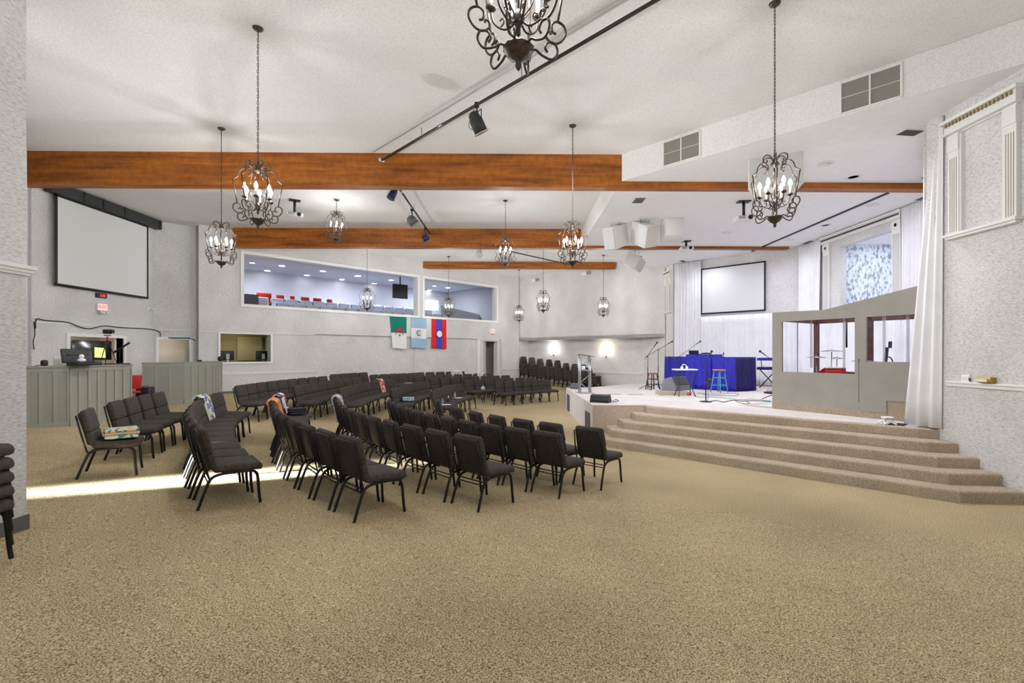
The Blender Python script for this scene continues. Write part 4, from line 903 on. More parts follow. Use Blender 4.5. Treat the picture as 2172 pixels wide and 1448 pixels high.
# red chair by the counter
t = thing('red_chair', 'old red upholstered chair with black frame between the counters', 'chair', (-10.05, 12.45, fl(-10.05, 12.45)), 1.2)
MB().rbox((.46, .05, .36), .015, Matrix.Translation((0, -.2, .70)) @ Matrix.Rotation(-.14 * -1, 4, 'X'), 0, 2).build('backrest', M_red, t); MB().rbox((.46, .44, .06), .02, Matrix.Translation((0, .02, .44)), 0, 2).build('seat', M_red, t)
for sx in (-1, 1):
    MB().tube([(.22 * sx, .22, 0), (.21 * sx, .2, .40), (.21 * sx, -.18, .42)], .011, 6).build('leg', M_frame, t); MB().tube([(.22 * sx, -.24, 0), (.21 * sx, -.19, .42), (.2 * sx, -.22, .85)], .011, 6).build('leg', M_frame, t)
t = thing('equipment_case', 'black case on the floor beside the red chair', 'case', (-9.98, 12.98, fl(-9.98, 12.98)), .3); MB().box((0, 0, .27), (.30, .4, .54), bev=.02).build('body', M_black, t); MB().tube([(-.06, 0, .54), (-.06, 0, .57), (.06, 0, .57), (.06, 0, .54)], .008, 6).build('handle', M_black, t)

# ---------------------------------------------------------------- flags
def flag(label, X0, X1, z0, z1, mats, mf, sk=0):
    p = Vector((X0, X0 + 27.2)); w = (X1 - X0) * R2; t = thing('flag', label, 'flag', (p.x + .085 * .7, p.y - .085 * .7, z0), PI / 4, 'flags on the wall'); H = z1 - z0
    def f(u, v):
        a = (.0 + .16 * (1 - v) * max(0, 1 - u) * (sk > 0)); x = w * (u * (1 - a) + a)
        return (x, -.008 - .014 * (1 - v) * (1 + math.sin(u * 9 + v * 2)), H * v + .02 * math.sin(u * 6) * (1 - v))
    MB().grid(f, 24, 36, mf=mf).build('cloth', mats, t, sol=.003); return t, w, H
G = mat('flag_green', (.0, .18, .13), .8); Wt = mat('flag_white', (.72, .72, .70), .8); Rd = mat('flag_red', (.72, .01, .015), .8); Bl = mat('flag_blue', (.05, .06, .42), .8); Lb = mat('flag_sky', (.30, .45, .60), .8)
t, w, H = flag('green and white flag with red crescent and star, leftmost flag', -5.66, -5.04, 2.21, 3.68, [G, Wt], lambda u, v: 0 if v > .5 else 1, 1)
def disc(mb, cx, cz, r, y, n=28, r2=0, a0=0, a1=2 * PI, mi=0):
    vs = []; fs = []
    for i in range(n + 1):
        a = a0 + (a1 - a0) * i / n; vs += [(cx + r * math.cos(a), y, cz + r * math.sin(a)), (cx + r2 * math.cos(a), y, cz + r2 * math.sin(a))]
    for i in range(n): fs.append((2 * i, 2 * i + 2, 2 * i + 3, 2 * i + 1))
    mb.add(vs, fs, mi)
b = MB(); n = 30; vs = []; cx, cz = w * .56, H * .50
for i in range(n + 1):
    a = -.42 + (PI + .84) * i / n; vs.append((cx + .20 * math.cos(a), -.045, cz + .25 * math.sin(a)))
    a2 = -.30 + (PI + .6) * i / n; vs.append((cx + .165 * math.cos(a2), -.045, cz - .035 + .17 * math.sin(a2)))
b.add(vs, [(2 * i, 2 * i + 2, 2 * i + 3, 2 * i + 1) for i in range(n)]); b.build('crescent', Rd, t, sol=.003)
b = MB(); vs = [(cx, -.05, cz - .10)] + [(cx + (.075 if i % 2 == 0 else .03) * math.sin(i * PI / 5), -.05, cz - .10 + (.075 if i % 2 == 0 else .03) * math.cos(i * PI / 5)) for i in range(10)]
b.add(vs, [(0, 1 + i, 1 + (i + 1) % 10) for i in range(10)]); b.build('star', Rd, t, sol=.003)
t, w, H = flag('sky blue and white flag with round wreath emblem, middle flag', -4.87, -4.26, 2.24, 3.68, [Lb, Wt], lambda u, v: 1 if .34 < v < .68 else 0)
b = MB(); disc(b, w * .5, H * .51, .135, -.045, 24, .105, .7, 5.6); b.build('wreath', mat('wreath_green', (.10, .11, .07), .8), t, sol=.003)
b = MB(); disc(b, w * .5, H * .51, .075, -.045, 16, 0); b.build('scroll', mat('scroll_tan', (.62, .58, .42), .8), t, sol=.003)
t, w, H = flag('red and blue vertical striped flag with white disc, rightmost flag', -4.05, -3.42, 2.25, 3.70, [Rd, Bl], lambda u, v: 1 if .30 < u < .70 else 0)
b = MB(); disc(b, w * .5, H * .49, .16, -.050, 28); b.build('white_disc', Wt, t, sol=.003)
b = MB(); disc(b, w * .5, H * .49, .18, -.046, 28, .15); b.build('disc_outline', M_black, t, sol=.002)

# ---------------------------------------------------------------- sconces, wall devices
for i, (px, lab) in enumerate(((1174, 'lit wall sconce in the recess, left one above the stacks'), (1285.5, 'lit wall sconce in the recess, right one behind the lectern'))):
    p = pl(px, 750, 1, 1, 28.93); t = thing('wall_sconce', lab, 'wall lamp', (p.x, p.y, 1.93 if i == 0 else 1.86), -PI / 4, 'recess wall sconces')
    b = MB(); b.lathe([(.001, -.05), (.02, -.03), (.028, 0), (.015, .02)], 12, (0, -.06, 0)); b.box((0, -.02, 0), (.07, .04, .12)); b.build('bracket', M_iron, t)
    MB().lathe([(.03, .0), (.055, .08), (.11, .20)], 16, (0, -.09, 0)).build('glass_shade', mat('sconce_glass', (1, .93, .8), emit=7), t, sol=.004)
    lamp('sconce_glow', 'POINT', (p.x - .12, p.y - .12, 2.2), 13, (.92, .95, 1) if i == 0 else (1, .92, .72), shadow_soft_size=.06)
t = thing('switch_plate', 'clear covered switch panel on right wall near the drape', 'wall switch', (XR, 7.03, 1.62), -PI / 2); MB().box((0, -.01, 0), (.13, .02, .12), bev=.004).build('plate', M_white, t)
b = MB()
for k in range(3): b.box((-.04 + .04 * k, -.022, .01), (.018, .01, .05))
b.build('rocker', M_paper, t); MB().box((.075, -.03, -.01), (.01, .02, .04)).build('latch', M_dark, t)
t = thing('wall_intercom', 'gold and white box device on the right wall above rail', 'wall control', (XR, 6.69, 1.62), -PI / 2); MB().box((0, -.045, 0), (.20, .09, .085), bev=.006).build('housing', M_brass, t); MB().box((-.02, -.092, -.008), (.14, .008, .035)).build('front_plate', M_white, t)
t = thing('wall_outlet', 'small outlet low on the recess wall by the stage', 'outlet', (4.85, 24.15, .62), -PI / 4); MB().box((0, -.006, 0), (.08, .012, .12)).build('plate', M_white, t); MB().box((0, -.014, .02), (.03, .006, .03)).build('socket', M_dark, t)

# ---------------------------------------------------------------- things on the chairs
def cmatrix(key): o = SEATS[key]; return Matrix.Translation(o.location) @ Matrix.Rotation(o.rotation_euler[2], 4, 'Z')
def draped(label, key, m, w=.42, xo=0, front=.35, back=.25, name='blanket', fringe=False, second=None):
    M = cmatrix(key); t = thing(name, label, 'blanket', M.translation, SEATS[key].rotation_euler[2], None); t.scale = (1.035,) * 3
    ty = math.tan(math.radians(14))
    top = [(-.215 - (.86 - .40) * ty - .0, .90)]
    P = []
    n = 10
    for i in range(n + 1): z = .87 - front * (1 - i / n); P.append((-.215 - (z - .40) * ty + .085, z))
    P += [(-.30, .905), (-.335, .91), (-.37, .895)]
    for i in range(1, n + 1): z = .87 - back * i / n; P.append((-.215 - (z - .40) * ty - .075, z))
    P = smooth_pts([(0, y, z) for y, z in P], 2)
    def f(u, v):
        q = P[min(len(P) - 1, int(round(v * (len(P) - 1))))]; k = .012 * math.sin(u * 14 + v * 5) ; return (xo + (u - .5) * w * (1 + .06 * math.sin(v * 7)), q.y + k * (1 if v < .5 else -1), q.z + .006 * math.sin(u * 11))
    MB().grid(f, 16, len(P) - 1, mf=second).build('cloth', m, t, sol=.018)
    return t
def folded(label, key, mats, size=(.40, .30, .12), off=(0, .03), rot=.2, name='blanket', cat='blanket'):
    M = cmatrix(key) @ Matrix.Translation((off[0], off[1], .492)); t = thing(name, label, cat, M.translation, SEATS[key].rotation_euler[2] + rot)
    for k in range(3):
        h = size[2] / 3; MB().rbox((size[0] * (1 - .03 * k), size[1] * (1 + .03 * (k % 2)), h * 1.05), h * .48, Matrix.Translation((.008 * (-1) ** k, 0, h * (k + .5))), 0, 3, lambda c: (c[0], c[1] + .012 * math.sin(c[0] * 14), c[2] + .008 * math.sin(c[0] * 9))).build('fold', mats[k % len(mats)], t)
    return t
def pattern(name, cols, scale, kind='checker'):
    m = bpy.data.materials.new(name); m.use_nodes = True; nt = m.node_tree; N = nt.nodes; L = nt.links; b = N['Principled BSDF']; b.inputs['Roughness'].default_value = .9
    tc = N.new('ShaderNodeTexCoord'); n = N.new('ShaderNodeTexVoronoi' if kind == 'checker' else 'ShaderNodeTexNoise')
    n.inputs['Scale'].default_value = scale
    if kind == 'checker': n.distance = 'CHEBYCHEV'; n.inputs['Randomness'].default_value = .6
    L.new(tc.outputs['Object'], n.inputs['Vector']); r = N.new('ShaderNodeValToRGB'); r.color_ramp.interpolation = 'CONSTANT'; e = r.color_ramp.elements
    while len(e) < len(cols): e.new(.5)
    for i, (q, c) in enumerate(zip(e, cols)): q.position = i / len(cols) if kind == 'checker' else .34 + .32 * i / len(cols); q.color = (*c, 1)
    L.new(n.outputs['Color' if kind == 'checker' else 'Fac'], r.inputs['Fac']); L.new(r.outputs['Color'], b.inputs['Base Color']); return m
PT = pattern('teal_orange', [(.62, .40, .25), (.72, .56, .38), (.03, .28, .33), (.70, .62, .50)], 5, 'n')
PL = pattern('plaid_blue', [(.55, .58, .70), (.16, .20, .50), (.62, .64, .62), (.03, .04, .08), (.60, .62, .36), (.66, .66, .66)], 10)
folded('folded teal and peach patterned blanket on the seat of leftmost chair', ('f', 0), [PT, mat('peach', (.62, .44, .28), .9), PT], (.42, .36, .13), (0, .06), .15)
draped('blue, white and yellow patchwork blanket over a chair in the fifth row', ('e', 7), PL, .46, 0, .40, .16)
draped('orange fringed blanket over a chair back of the fourth near row', ('d', 8), pattern('orange_knit', [(.62, .20, .06), (.75, .40, .12), (.55, .10, .04)], 16, 'n'), .38, 0, .34, .22)
draped('red, white and black sports blanket over last fourth row chair', ('d', 10), pattern('team_blanket', [(.65, .65, .66), (.50, .02, .04), (.68, .68, .68), (.03, .03, .04)], 9), .36, .05, .36, .10)
tag(folded('dark purple bundle on the seat under the sports blanket', ('d', 10), [mat('purple_dark', (.05, .03, .05), .9)], (.30, .3, .14), (0, .02), .4), None)
draped('light grey and blue patterned throw hanging off last third row chair', ('c', 10), pattern('grey_floral', [(.42, .46, .52), (.58, .62, .66), (.20, .24, .32), (.62, .62, .60)], 14, 'n'), .40, -.02, .20, .50)
draped('red and white towel over a chair in the middle block', ('i', 6), pattern('red_towel', [(.60, .05, .04), (.70, .55, .5), (.55, .04, .03)], 9, 'n'), .24, .1, .42, .08)
folded('folded light blue and white towel on a middle block seat', ('j', 1), [pattern('blue_towel', [(.20, .42, .62), (.62, .68, .72), (.15, .36, .58)], 14, 'n')], (.40, .34, .11), (0, .05), .3)
def paper(label, key, off, rz, name='paper_sheet', d=(.22, .28, .006)):
    M = cmatrix(key) @ Matrix.Translation((off[0], off[1], .496)); o = tag(MB().box((0, 0, d[2] / 2), d).build(name, M_paper), label, 'paper'); o.location = M.translation; o.rotation_euler = (0, 0, SEATS[key].rotation_euler[2] + rz); return o
paper('white paper sheet on the nearest seat of the middle block front row', ('k', 0), (.05, .08), .3)
paper('white paper sheet beside the water bottle on a front middle seat', ('k', 4), (0, .05), 1.2)
paper('white papers on a seat at the right end of fifth far row', ('q', 3), (0, .05), .3)
def bottle(label, key, off, h=.21):
    M = cmatrix(key) @ Matrix.Translation((off[0], off[1], .495)); t = thing('water_bottle', label, 'bottle', M.translation, 0, 'bottles left on chairs')
    MB().lathe([(.03, 0), (.033, .01), (.033, h * .62), (.026, h * .78), (.012, h * .88), (.012, h * .92)], 12).build('body', mat('clear_bottle', (.80, .86, .9), .1, trans=.7, ior=1.2), t); MB().lathe([(.015, h * .91), (.015, h), (.001, h)], 12).build('cap', M_white, t); MB().lathe([(.0335, h * .3), (.0335, h * .55)], 12).build('wrapper', mat('bottle_label', (.3, .4, .6), .5), t)
bottle('clear water bottle standing on a middle front row seat', ('k', 4), (.10, .0)); bottle('small bottle on the seat nearest the aisle of middle block', ('k', 0), (-.14, -.06), .16)
def tissue(label, key, off, m):
    M = cmatrix(key) @ Matrix.Translation((off[0], off[1], .495)); t = thing('tissue_box', label, 'tissue box', M.translation, SEATS[key].rotation_euler[2] + .3, 'tissue boxes on chairs')
    MB().box((0, 0, .055), (.12, .12, .11), bev=.004).build('box', m, t); b = MB(); b.grid(lambda u, v: ((u - .5) * .10 * (1 - .4 * v), .012 * math.sin(u * 9 + v * 3), .105 + v * .06), 8, 4); b.build('tissue', M_paper, t, sol=.002)
tissue('white tissue box on a far block seat', ('n', 1), (.1, .05), M_white); tissue('brown patterned tissue box on a middle front row seat', ('k', 2), (0, .0), mat('tissue_brown', (.10, .05, .05), .7)); tissue('white tissue box between backs of nearest third row chairs', ('c', 0), (-.16, -.02), mat('tissue_pale', (.55, .48, .45), .7))
t = thing('phone', 'dark phone lying on a middle front row seat', 'phone', (cmatrix(('k', 3)) @ Matrix.Translation((0, .1, .495))).translation, .5); MB().box((0, 0, .005), (.075, .15, .01), bev=.003).build('body', M_black, t); MB().box((0, 0, .0105), (.068, .135, .001)).build('screen', M_dark, t)
ZB = pattern('zebra', [(.72, .74, .72), (.10, .11, .11), (.75, .76, .75), (.2, .22, .22), (.72, .74, .72)], 9, 'n')
draped('white and black zebra print blanket over back row chairs of far block', ('r', 4), ZB, .60, .25, .30, .25); draped('white zebra print blanket on chair before the passage doorway', ('p', 6), ZB, .46, -.2, .28, .2)
folded('white and grey bundle on the fourth far row seat', ('o', 6), [Wt], (.3, .3, .14), (0, .05), .1)

for k_, l_ in {('f', 0): 'leftmost dark chair, with folded teal and peach blanket on its seat', ('e', 7): 'dark chair of fifth row under the blue and white patchwork blanket',
               ('d', 8): 'dark chair carrying the orange fringed blanket over its back', ('d', 10): 'dark chair carrying the red and white sports blanket on its back',
               ('c', 10): 'dark chair with the light grey patterned throw hanging off its back', ('i', 6): 'dark middle block chair with the red and white towel over its back',
               ('j', 1): 'dark middle block chair with folded light blue towel on its seat', ('a', 0): 'rightmost dark chair, alone nearest the stage steps',
               ('d', 0): 'nearest dark chair in the photo centre, right end of its row', ('k', 4): 'dark chair holding the clear water bottle and paper'}.items(): SEATS[k_]['label'] = l_

# ---------------------------------------------------------------- gallery seats behind the glass
M_gs = mat('gallery_seat', (.66, .70, .78), .6)
def gallery_seat():
    t = thing('gallery_chair', 'x', 'chair')
    MB().rbox((.50, .04, .34), .02, Matrix.Translation((0, -.2, .72)) @ Matrix.Rotation(.12, 4, 'X'), 0, 2).build('backrest', M_gs, t); MB().rbox((.48, .42, .06), .02, Matrix.Translation((0, .02, .44)), 0, 2).build('seat', M_gs, t)
    for s in (-1, 1): MB().tube([(.25 * s, .2, 0), (.25 * s, .18, .44), (.25 * s, -.18, .46), (.26 * s, -.22, .84)], .014, 6).build('leg', M_frame, t)
    return t
GS = gallery_seat(); kids(GS); gfirst = True
for r_, (dd, z, x0_, n, word) in enumerate([(28.9, 3.20, -10.2, 17, 'front'), (30.3, 3.48, -10.4, 15, 'middle'), (31.9, 3.68, -7.0, 5, 'back')]):
    for k in range(n):
        x = x0_ + k * .42 - .0; y = x + dd
        if (k == 4 and dd > 31) or (k < 2 and dd < 29): continue
        lab = 'pale grey gallery chair behind the glass, %s from left in the %s row' % ((ORD + ['thirteenth', 'fourteenth', 'fifteenth', 'sixteenth', 'seventeenth'])[k - (2 if dd < 29 else 0)], word)
        if gfirst: gfirst = False; o = GS; o.location = (x, y, z); o.rotation_euler = (0, 0, PI + PI / 4); tag(o, lab, None, 'gallery chairs behind the glass')
        else: o = dup(GS, None, (x, y, z), PI + PI / 4, lab, 'gallery chairs behind the glass')
A = D(566, 634, 32.2); B_ = D(708, 646, 32.2)
t = thing('gallery_rail', 'dark rail along the back of the red gallery chairs', 'rail', A, 0); MB().tube([(0, 0, 0), B_ - A], .03, 6).build('rail', M_dark, t)
for k in range(4): q = (B_ - A) * (k / 3); MB().cyl(q, q - Vector((0, 0, 1.0)), .02, 6).build('post', M_dark, t)
for i, (px, w) in enumerate(((560, .60), (594, .34), (620, .2), (647, .38), (673, .38), (699, .26))):
    p = D(px, 641 + (px - 560) * .075, 31.4); t = thing('red_gallery_chair', 'red gallery chair under the dark rail, %s from the left' % ORD[i], 'chair', (p.x, p.y, 3.68), PI + PI / 4, 'red gallery chairs')
    MB().box((0, 0, .72), (w, .06, .44 if i == 0 else .36), bev=.02).build('backrest', M_red, t); MB().box((0, .22, .44), (w, .4, .06), bev=.02).build('seat', M_red, t); MB().box((0, .2, .2), (w * .8, .3, .42)).build('base', M_dark, t)

# ---------------------------------------------------------------- things on the stage
def st(px, py): return az(px, py, ZS)
# lectern of truss tubes
t = thing('truss_lectern', 'silver truss lectern with slanted top at the stage edge', 'lectern', (2.2, 14.55, ZS), .25)
MB().box((0, 0, .01), (.46, .46, .02)).build('base_plate', M_steel, t)
for sx in (-1, 1):
    b = MB()
    for sy in (-1, 1): b.cyl((.17 * sx, .06 * sy - .0, .02), (.17 * sx, .06 * sy, 1.14 + .06 * sy - sx * .03), .021, 8)
    b.build('upright', M_steel, t)
b = MB()
for k in range(4):
    z0 = .06 + .27 * k; s = 1 if k % 2 else -1
    b.cyl((-.17 * s, -.06, z0), (.17 * s, -.06, z0 + .26), .009, 6)
b.build('cross_brace', M_steel, t)
MB().box((0, 0, .70), (.34, .30, .015)).build('shelf', M_steel, t); MB().box((0, 0, 1.17), (.52, .42, .018), M=Matrix.Translation((0, 0, 0)) @ Matrix.Translation((0, 0, 1.17)) @ Matrix.Rotation(.16, 4, 'Y') @ Matrix.Translation((0, 0, -1.17))).build('reading_top', M_steel, t)
t = thing('paper_roll', 'white rolled towel on the lectern shelf', 'roll', (2.16, 14.53, ZS + .712), .2); MB().lathe([(.001, 0), (.055, 0), (.06, .06), (.055, .12), (.001, .12)], 14).build('roll', M_paper, t); MB().lathe([(.056, .0), (.062, .03)], 14).build('band', mat('pinkish', (.4, .25, .25)), t)
def wedge(label, p, rz, w, d, h, m=M_dark, white=False):
    t = thing('floor_monitor', label, 'stage monitor', p, rz, 'floor monitors on the stage')
    prof = [(-d / 2, 0), (d / 2, 0), (d / 2, h * .35), (d * .18, h), (-d * .32, h * .85), (-d / 2, h * .3)]
    b = MB(); n = len(prof); vs = [(-w / 2, y, z) for y, z in prof] + [(w / 2, y, z) for y, z in prof]
    b.add(vs, [list(range(n))[::-1], [n + i for i in range(n)]] + [(i, (i + 1) % n, n + (i + 1) % n, n + i) for i in range(n)]); b.build('cabinet', m, t, fix=True)
    g = MB(); a = Vector((0, d / 2, h * .35)); c = Vector((0, d * .18, h)); nn = Vector((0, (c - a).z, -(c - a).y)).normalized() * .006
    g.add([(-w * .46, a.y + (c.y - a.y) * .06 + nn.y, a.z + (c.z - a.z) * .06 + nn.z), (w * .46, a.y + (c.y - a.y) * .06 + nn.y, a.z + (c.z - a.z) * .06 + nn.z), (w * .46, a.y + (c.y - a.y) * .95 + nn.y, a.z + (c.z - a.z) * .95 + nn.z), (-w * .46, a.y + (c.y - a.y) * .95 + nn.y, a.z + (c.z - a.z) * .95 + nn.z)], [(0, 1, 2, 3)])
    g.build('grille', mat('monitor_grille', (.05, .052, .056), .7), t, sol=.006); return t
w1 = wedge('large grey floor monitor tilted on the low box on stage', (4.95, 14.35, ZS + .10), -2.5, .72, .5, .42, mat('monitor_grey', (.16, .165, .175), .6))
MB().box((.2, -.26, .16), (.14, .02, .18)).build('connector_panel', M_steel, w1)
wedge('small black floor monitor at the front left stage corner', (2.18, 11.78, ZS), -.5, .48, .24, .20, M_black)
wedge('small grey floor monitor at far left stage edge by the lectern', (2.15, 16.3, ZS), -.4, .32, .24, .2, mat('monitor_grey2', (.08, .085, .10), .6))
t = tag(MB().box((4.68, 13.98, ZS + .05), (.78, .62, .10), -.1).build('riser_box', M_step), 'low carpeted box under the large floor monitor', 'riser')
t = thing('red_case', 'small red case on the stage floor under the white table', 'case', (*st(1456, 838).xy, ZS), .1); MB().box((0, 0, .045), (.24, .14, .09), bev=.01).build('body', mat('red_case', (.65, .12, .10), .5), t); MB().tube([(-.05, 0, .09), (-.05, 0, .11), (.05, 0, .11), (.05, 0, .09)], .006, 5).build('handle', M_black, t)
# floor pockets
for px, py in ((1302, 836), (1348, 837)):
    p = st(px, py); o = tag(MB().box((0, 0, .004), (.42, .20, .008)).build('floor_pocket', mat('pocket_grey', (.34, .33, .31), .8)), 'flat grey floor cover on stage, %s one' % ('left' if px < 1320 else 'right'), 'floor cover'); o.location = (p.x, p.y, ZS)
p = st(1938, 898); o = tag(MB().box((0, 0, .006), (.26, .22, .012), .7).build('floor_pocket', M_black), 'open dark floor box beside the booth and nearest drape', 'floor box'); o.location = (6.60, 8.02, ZS)
# draped tables
def skirt(label, poly, h, m, waves=9, amp=.035, m2=None, k2=()):
    P = [Vector(p) for p in poly]; c = sum(P, Vector((0, 0))) / len(P); t = thing('draped_table', label, 'draped table', (c.x, c.y, ZS), 0, 'tables with blue skirts'); n = len(P); Q = []; mi = []
    for i in range(n):
        a, b = P[i], P[(i + 1) % n]; L = (b - a).length; N_ = max(6, int(L / .03)); nn = Vector(((b - a).y, -(b - a).x)).normalized()
        for k in range(N_): Q.append((a.lerp(b, k / N_) - c, nn, L * k / N_, k / N_, i))
    def f(u, v):
        q, nn, s, kk, i = Q[int(round(u * len(Q))) % len(Q)]; e = min(kk, 1 - kk) * 8; e = min(1, e)
        w = amp * (1.15 - .8 * v) * (math.sin(s * 30 + i) + .8 * math.sin(s * 12 + 2 * i) + .4) * e + .03 * (1 - v); return (q.x + nn.x * w, q.y + nn.y * w, .015 + (h - .015) * v)
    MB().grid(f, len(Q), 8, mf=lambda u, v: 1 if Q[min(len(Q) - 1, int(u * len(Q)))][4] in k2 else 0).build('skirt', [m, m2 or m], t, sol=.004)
    MB().prism([(q - c)[:] for q in P], h - .02, h).build('table_top', m, t, fix=True); return t
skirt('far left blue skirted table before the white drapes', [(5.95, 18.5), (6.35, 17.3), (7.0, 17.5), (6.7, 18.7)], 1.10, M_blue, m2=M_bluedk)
skirt('taller blue skirted table in the middle, holding a laptop', [(6.0, 16.35), (6.62, 15.78), (7.3, 16.4), (6.7, 17.0)], 1.19, M_blue)
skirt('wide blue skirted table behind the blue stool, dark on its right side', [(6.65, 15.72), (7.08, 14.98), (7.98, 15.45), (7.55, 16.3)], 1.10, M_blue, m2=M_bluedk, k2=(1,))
t = thing('laptop', 'dark open laptop on the taller blue table', 'laptop', (6.35, 16.4, ZS + 1.19), 2.4); MB().box((0, 0, .01), (.34, .24, .018)).build('keyboard_base', M_black, t); MB().box((0, .13, .08), (.34, .012, .17), M=Matrix.Rotation(-.2, 4, 'X')).build('lid', M_black, t)
t = thing('audio_mixer', 'low mixer with knobs on the taller blue table', 'mixer', (6.62, 16.12, ZS + 1.19), .7); MB().box((0, 0, .03), (.3, .22, .05), bev=.008).build('body', M_dark, t)
for k in range(4): MB().lathe([(.012, 0), (.01, .02), (.001, .02)], 8, (-.1 + .07 * k, 0, .055)).build('knob', M_chrome, t)
# stools
def stool(label, p, rz, h, mt, ml, r=.17):
    t = thing('bar_stool', label, 'stool', p, rz, 'stools on the stage'); MB().lathe([(.001, h - .035), (r * .96, h - .035), (r, h - .02), (r * .96, h), (.001, h)], 20).build('seat', mt, t)
    for k in range(4):
        a = k * PI / 2 + PI / 4; MB().tube([(r * .72 * math.cos(a), r * .72 * math.sin(a), h - .03), (r * 1.25 * math.cos(a), r * 1.25 * math.sin(a), 0)], .017, 8).build('leg', ml, t)
    for z in (.30 * h, .62 * h):
        q = r * (1.25 - .53 * z / h)
        for k in range(4):
            a, b = k * PI / 2 + PI / 4, (k + 1) * PI / 2 + PI / 4; MB().cyl((q * math.cos(a), q * math.sin(a), z + .02 * (k % 2)), (q * math.cos(b), q * math.sin(b), z + .02 * (k % 2)), .010, 6).build('rung', ml, t)
stool('blue wooden bar stool with orange seat before the blue tables', (6.45, 14.72, ZS), .5, .72, mat('stool_orange', (.55, .16, .07), .5), mat('stool_blue', (.06, .30, .45), .5), .20)
stool('red topped stool with black legs by the recess end of stage', (4.72, 15.95, ZS), .3, .56, mat('stool_red', (.35, .06, .05), .5), M_black, .19)
# small white folding table
t = thing('folding_table', 'small white folding table with curved dark legs on stage', 'table', (4.90, 13.45, ZS), 0)
MB().rbox((.62, .42, .035), .015, Matrix.Translation((0, 0, .76)), 0, 2).build('table_top', M_white, t)
for sx in (-1, 1):
    for sy in (-1, 1): MB().tube(smooth_pts([(.27 * sx, .16 * sy, .745), (.20 * sx, .12 * sy, .5), (.18 * sx, .0, .3), (.20 * sx, -.12 * sy, .14), (.24 * sx, -.2 * sy, .0)], 4), .014, 7).build('leg', M_dark, t)
b = MB(); b.cyl((-.19, 0, .34), (.19, 0, .34), .009, 6); b.build('stretcher', M_dark, t)
t = thing('headphones', 'white headphones bundle on the small folding table', 'headphones', (4.88, 13.42, ZS + .778), .4); MB().tube(smooth_pts([(-.09, 0, .04), (-.07, .01, .10), (0, .02, .13), (.07, .01, .10), (.09, 0, .04)], 4), .012, 6).build('headband', M_paper, t)
for s in (-1, 1): MB().ball((s * .09, 0, .04), .04, 10).build('ear_cup', M_paper, t)
# microphone stands
def mic_stand(label, base, ztop, b0, b1, round_base=False, clip=True, micd=None):
    t = thing('microphone_stand', label, 'microphone stand', (*base, ZS), 0, 'microphone stands'); o = Vector((*base, ZS))
    if round_base: MB().lathe([(.001, 0), (.15, 0), (.15, .012), (.03, .03), (.001, .03)], 20).build('base', M_black, t)
    else:
        for q in range(3):
            a = q * 2.094 + .5; MB().tube([(0, 0, .16), (.30 * math.cos(a), .30 * math.sin(a), .012)], .011, 6).build('leg', M_black, t)
    MB().tube([(0, 0, .01), (0, 0, .75), (0, 0, .76), (0, 0, ztop - ZS)], [.014, .014, .009, .009], 8).build('pole', M_black, t)
    if b0 is not None:
        A = Vector(b0) - o; B = Vector(b1) - o; MB().cyl(A, B, .008, 6).build('boom_arm', M_black, t); d = (B - A).normalized()
        m = MB(); m.cyl(B - d * .02, B + d * .12, .014, 8); m.ball(B + d * .15, .033, 10); m.build('microphone', M_black, t)
        c = A.lerp(B, .35); MB().ball((0, 0, ztop - ZS), .022, 8).build('swivel', M_black, t)
    return t
def at(px, py, Y): return py_(px, py, Y)
mic_stand('microphone stand with short raised boom by red stool, leftmost', st(1374, 826).xy, at(1374, 756, 15.9).z, at(1368, 762, 15.9), at(1388, 734, 15.9))
mic_stand('microphone stand with long boom reaching right, behind leftmost one', st(1396, 823).xy, at(1396, 741, 16.6).z, at(1367, 758, 16.6), at(1418, 728.5, 16.6))
mic_stand('microphone stand behind small white table with boom up right', st(1438, 822).xy, at(1438, 758, 16.4).z, at(1429, 764, 16.4), at(1478, 729, 16.4))
t = mic_stand('round based microphone stand hung with headphones, centre stage front', st(1497, 852).xy, at(1499, 764, 11.8).z, at(1500, 770, 11.8), at(1505, 757, 11.8), True)
b = MB(); b.tube(smooth_pts([(.02, 0, .62), (.10, .02, .60), (.12, .02, .50), (.05, 0, .42), (.0, 0, .48), (.02, 0, .60)], 5), .012, 6); b.ball((.10, 0, .55), .05, 10); b.ball((.03, .02, .47), .05, 10); b.build('hung_headphones', M_dark, t)
MB().tube(smooth_pts([(.05, 0, .42), (.07, .01, .2), (.05, 0, .02)], 5), .006, 5).build('hanging_cord', mat('purple_cord', (.15, .06, .25)), t)
mic_stand('microphone stand half hidden behind the booth left edge', (6.85, 12.3), at(1632, 757, 12.3).z, at(1640, 765, 12.3), at(1622, 752, 12.3))
# microphone on the blue table
t = thing('table_microphone', 'small black microphone standing on the wide blue table', 'microphone', (6.98, 15.6, ZS + 1.10), 0); MB().cyl((0, 0, 0), (0, 0, .1), .008, 6).build('stem', M_black, t); MB().ball((0, 0, .12), .028, 10).build('head', M_black, t); MB().lathe([(.04, 0), (.04, .008), (.001, .01)], 12).build('base', M_black, t)
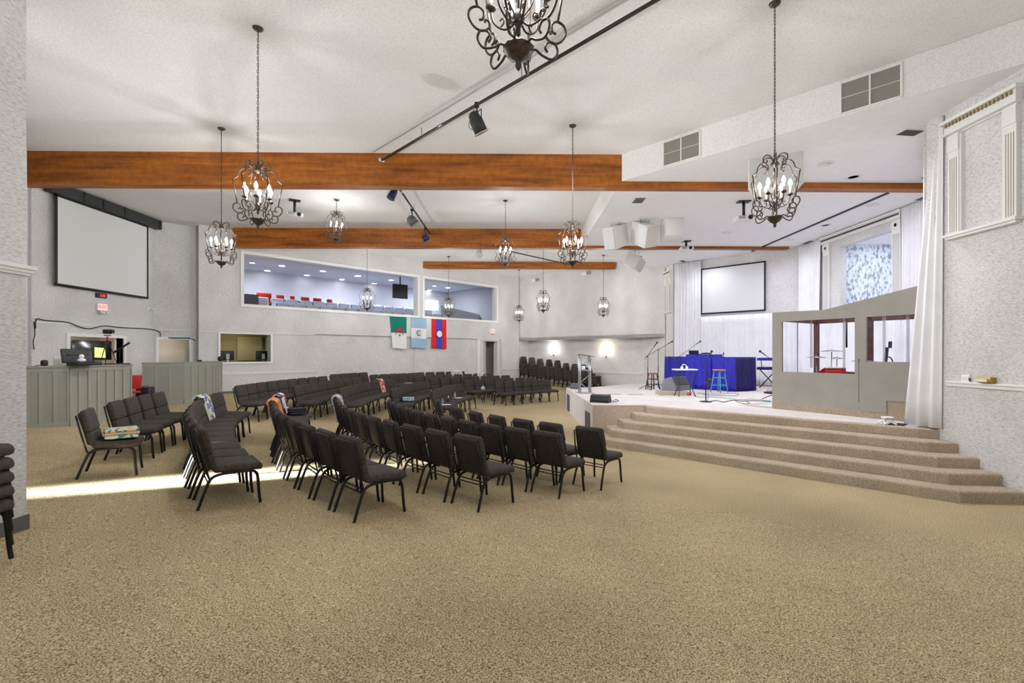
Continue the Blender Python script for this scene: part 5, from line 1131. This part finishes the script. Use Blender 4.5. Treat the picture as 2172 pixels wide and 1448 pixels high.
# keyboard rig
t = thing('keyboard_rig', 'two tier keyboard stand between the blue tables and booth', 'keyboard', (8.9, 16.3, ZS), -.1)
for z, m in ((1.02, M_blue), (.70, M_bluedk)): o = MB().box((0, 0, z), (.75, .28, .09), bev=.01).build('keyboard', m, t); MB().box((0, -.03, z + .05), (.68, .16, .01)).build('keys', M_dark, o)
for s in (-1, 1):
    MB().cyl((-.3 * s, .1, .02), (.3 * s, .1, .68), .017, 8).build('stand_leg', M_black, t); MB().cyl((.3 * s, -.1, .68), (.32 * s, -.1, 1.0), .014, 8).build('tier_arm', M_black, t)
# power strip and pedals, cables
t = thing('pedal_board', 'dark pedal board and cables on the floor behind booth edge', 'pedal board', (8.0, 14.3, ZS), .2); MB().box((0, 0, .03), (.6, .3, .05), bev=.01).build('board', M_black, t)
for k in range(4): MB().box((-.22 + .15 * k, 0, .08), (.10, .14, .05), bev=.01).build('pedal', M_dark if k % 2 else M_steel, t)
def cable(label, pts, r, m, z=ZS): return tag(MB().tube(smooth_pts([(p.x, p.y, z + r) for p in [az(x, y, z) for x, y in pts]], 5), r, 6).build('floor_cable', m), label, 'cable', 'cables on the stage floor')
cable('green cable running across the stage floor to the booth', [(1470, 838), (1485, 843), (1510, 842), (1540, 845), (1570, 848), (1600, 847), (1636, 851)], .009, mat('green_cord', (.10, .42, .36), .5))
cable('black cable winding from round based stand to the booth', [(1505, 852), (1520, 850), (1535, 853), (1555, 849), (1575, 851), (1600, 850), (1634, 852)], .009, M_black)
cable('thin black cable loop in front of the blue stool', [(1480, 834), (1520, 836), (1560, 834), (1563, 839), (1520, 839), (1490, 837)], .006, M_dark)
cable('thin dark cable loop near front right of stage', [(1560, 850), (1575, 856), (1590, 855), (1580, 850)], .006, M_dark)
cable('cable from small black floor monitor at the stage corner', [(1293, 854), (1305, 848), (1312, 850), (1300, 853)], .008, M_dark)
t = thing('webbing_pile', 'pile of white straps on stage floor below the booth', 'straps', (6.42, 8.02, ZS), 0)
for k in range(5):
    a = k * 1.3; P = smooth_pts([(.16 * math.cos(a), .12 * math.sin(a), .01), (.05 * math.cos(a + 1), .05 * math.sin(a + 1), .10 - .01 * k), (.15 * math.cos(a + 2.6), .13 * math.sin(a + 2.6), .012)], 5); MB().tube(P, .014, 4).build('strap', M_paper, t)
MB().rbox((.16, .10, .03), .01, Matrix.Translation((0, 0, .12)), 0, 2).build('folded_strap', M_paper, t)
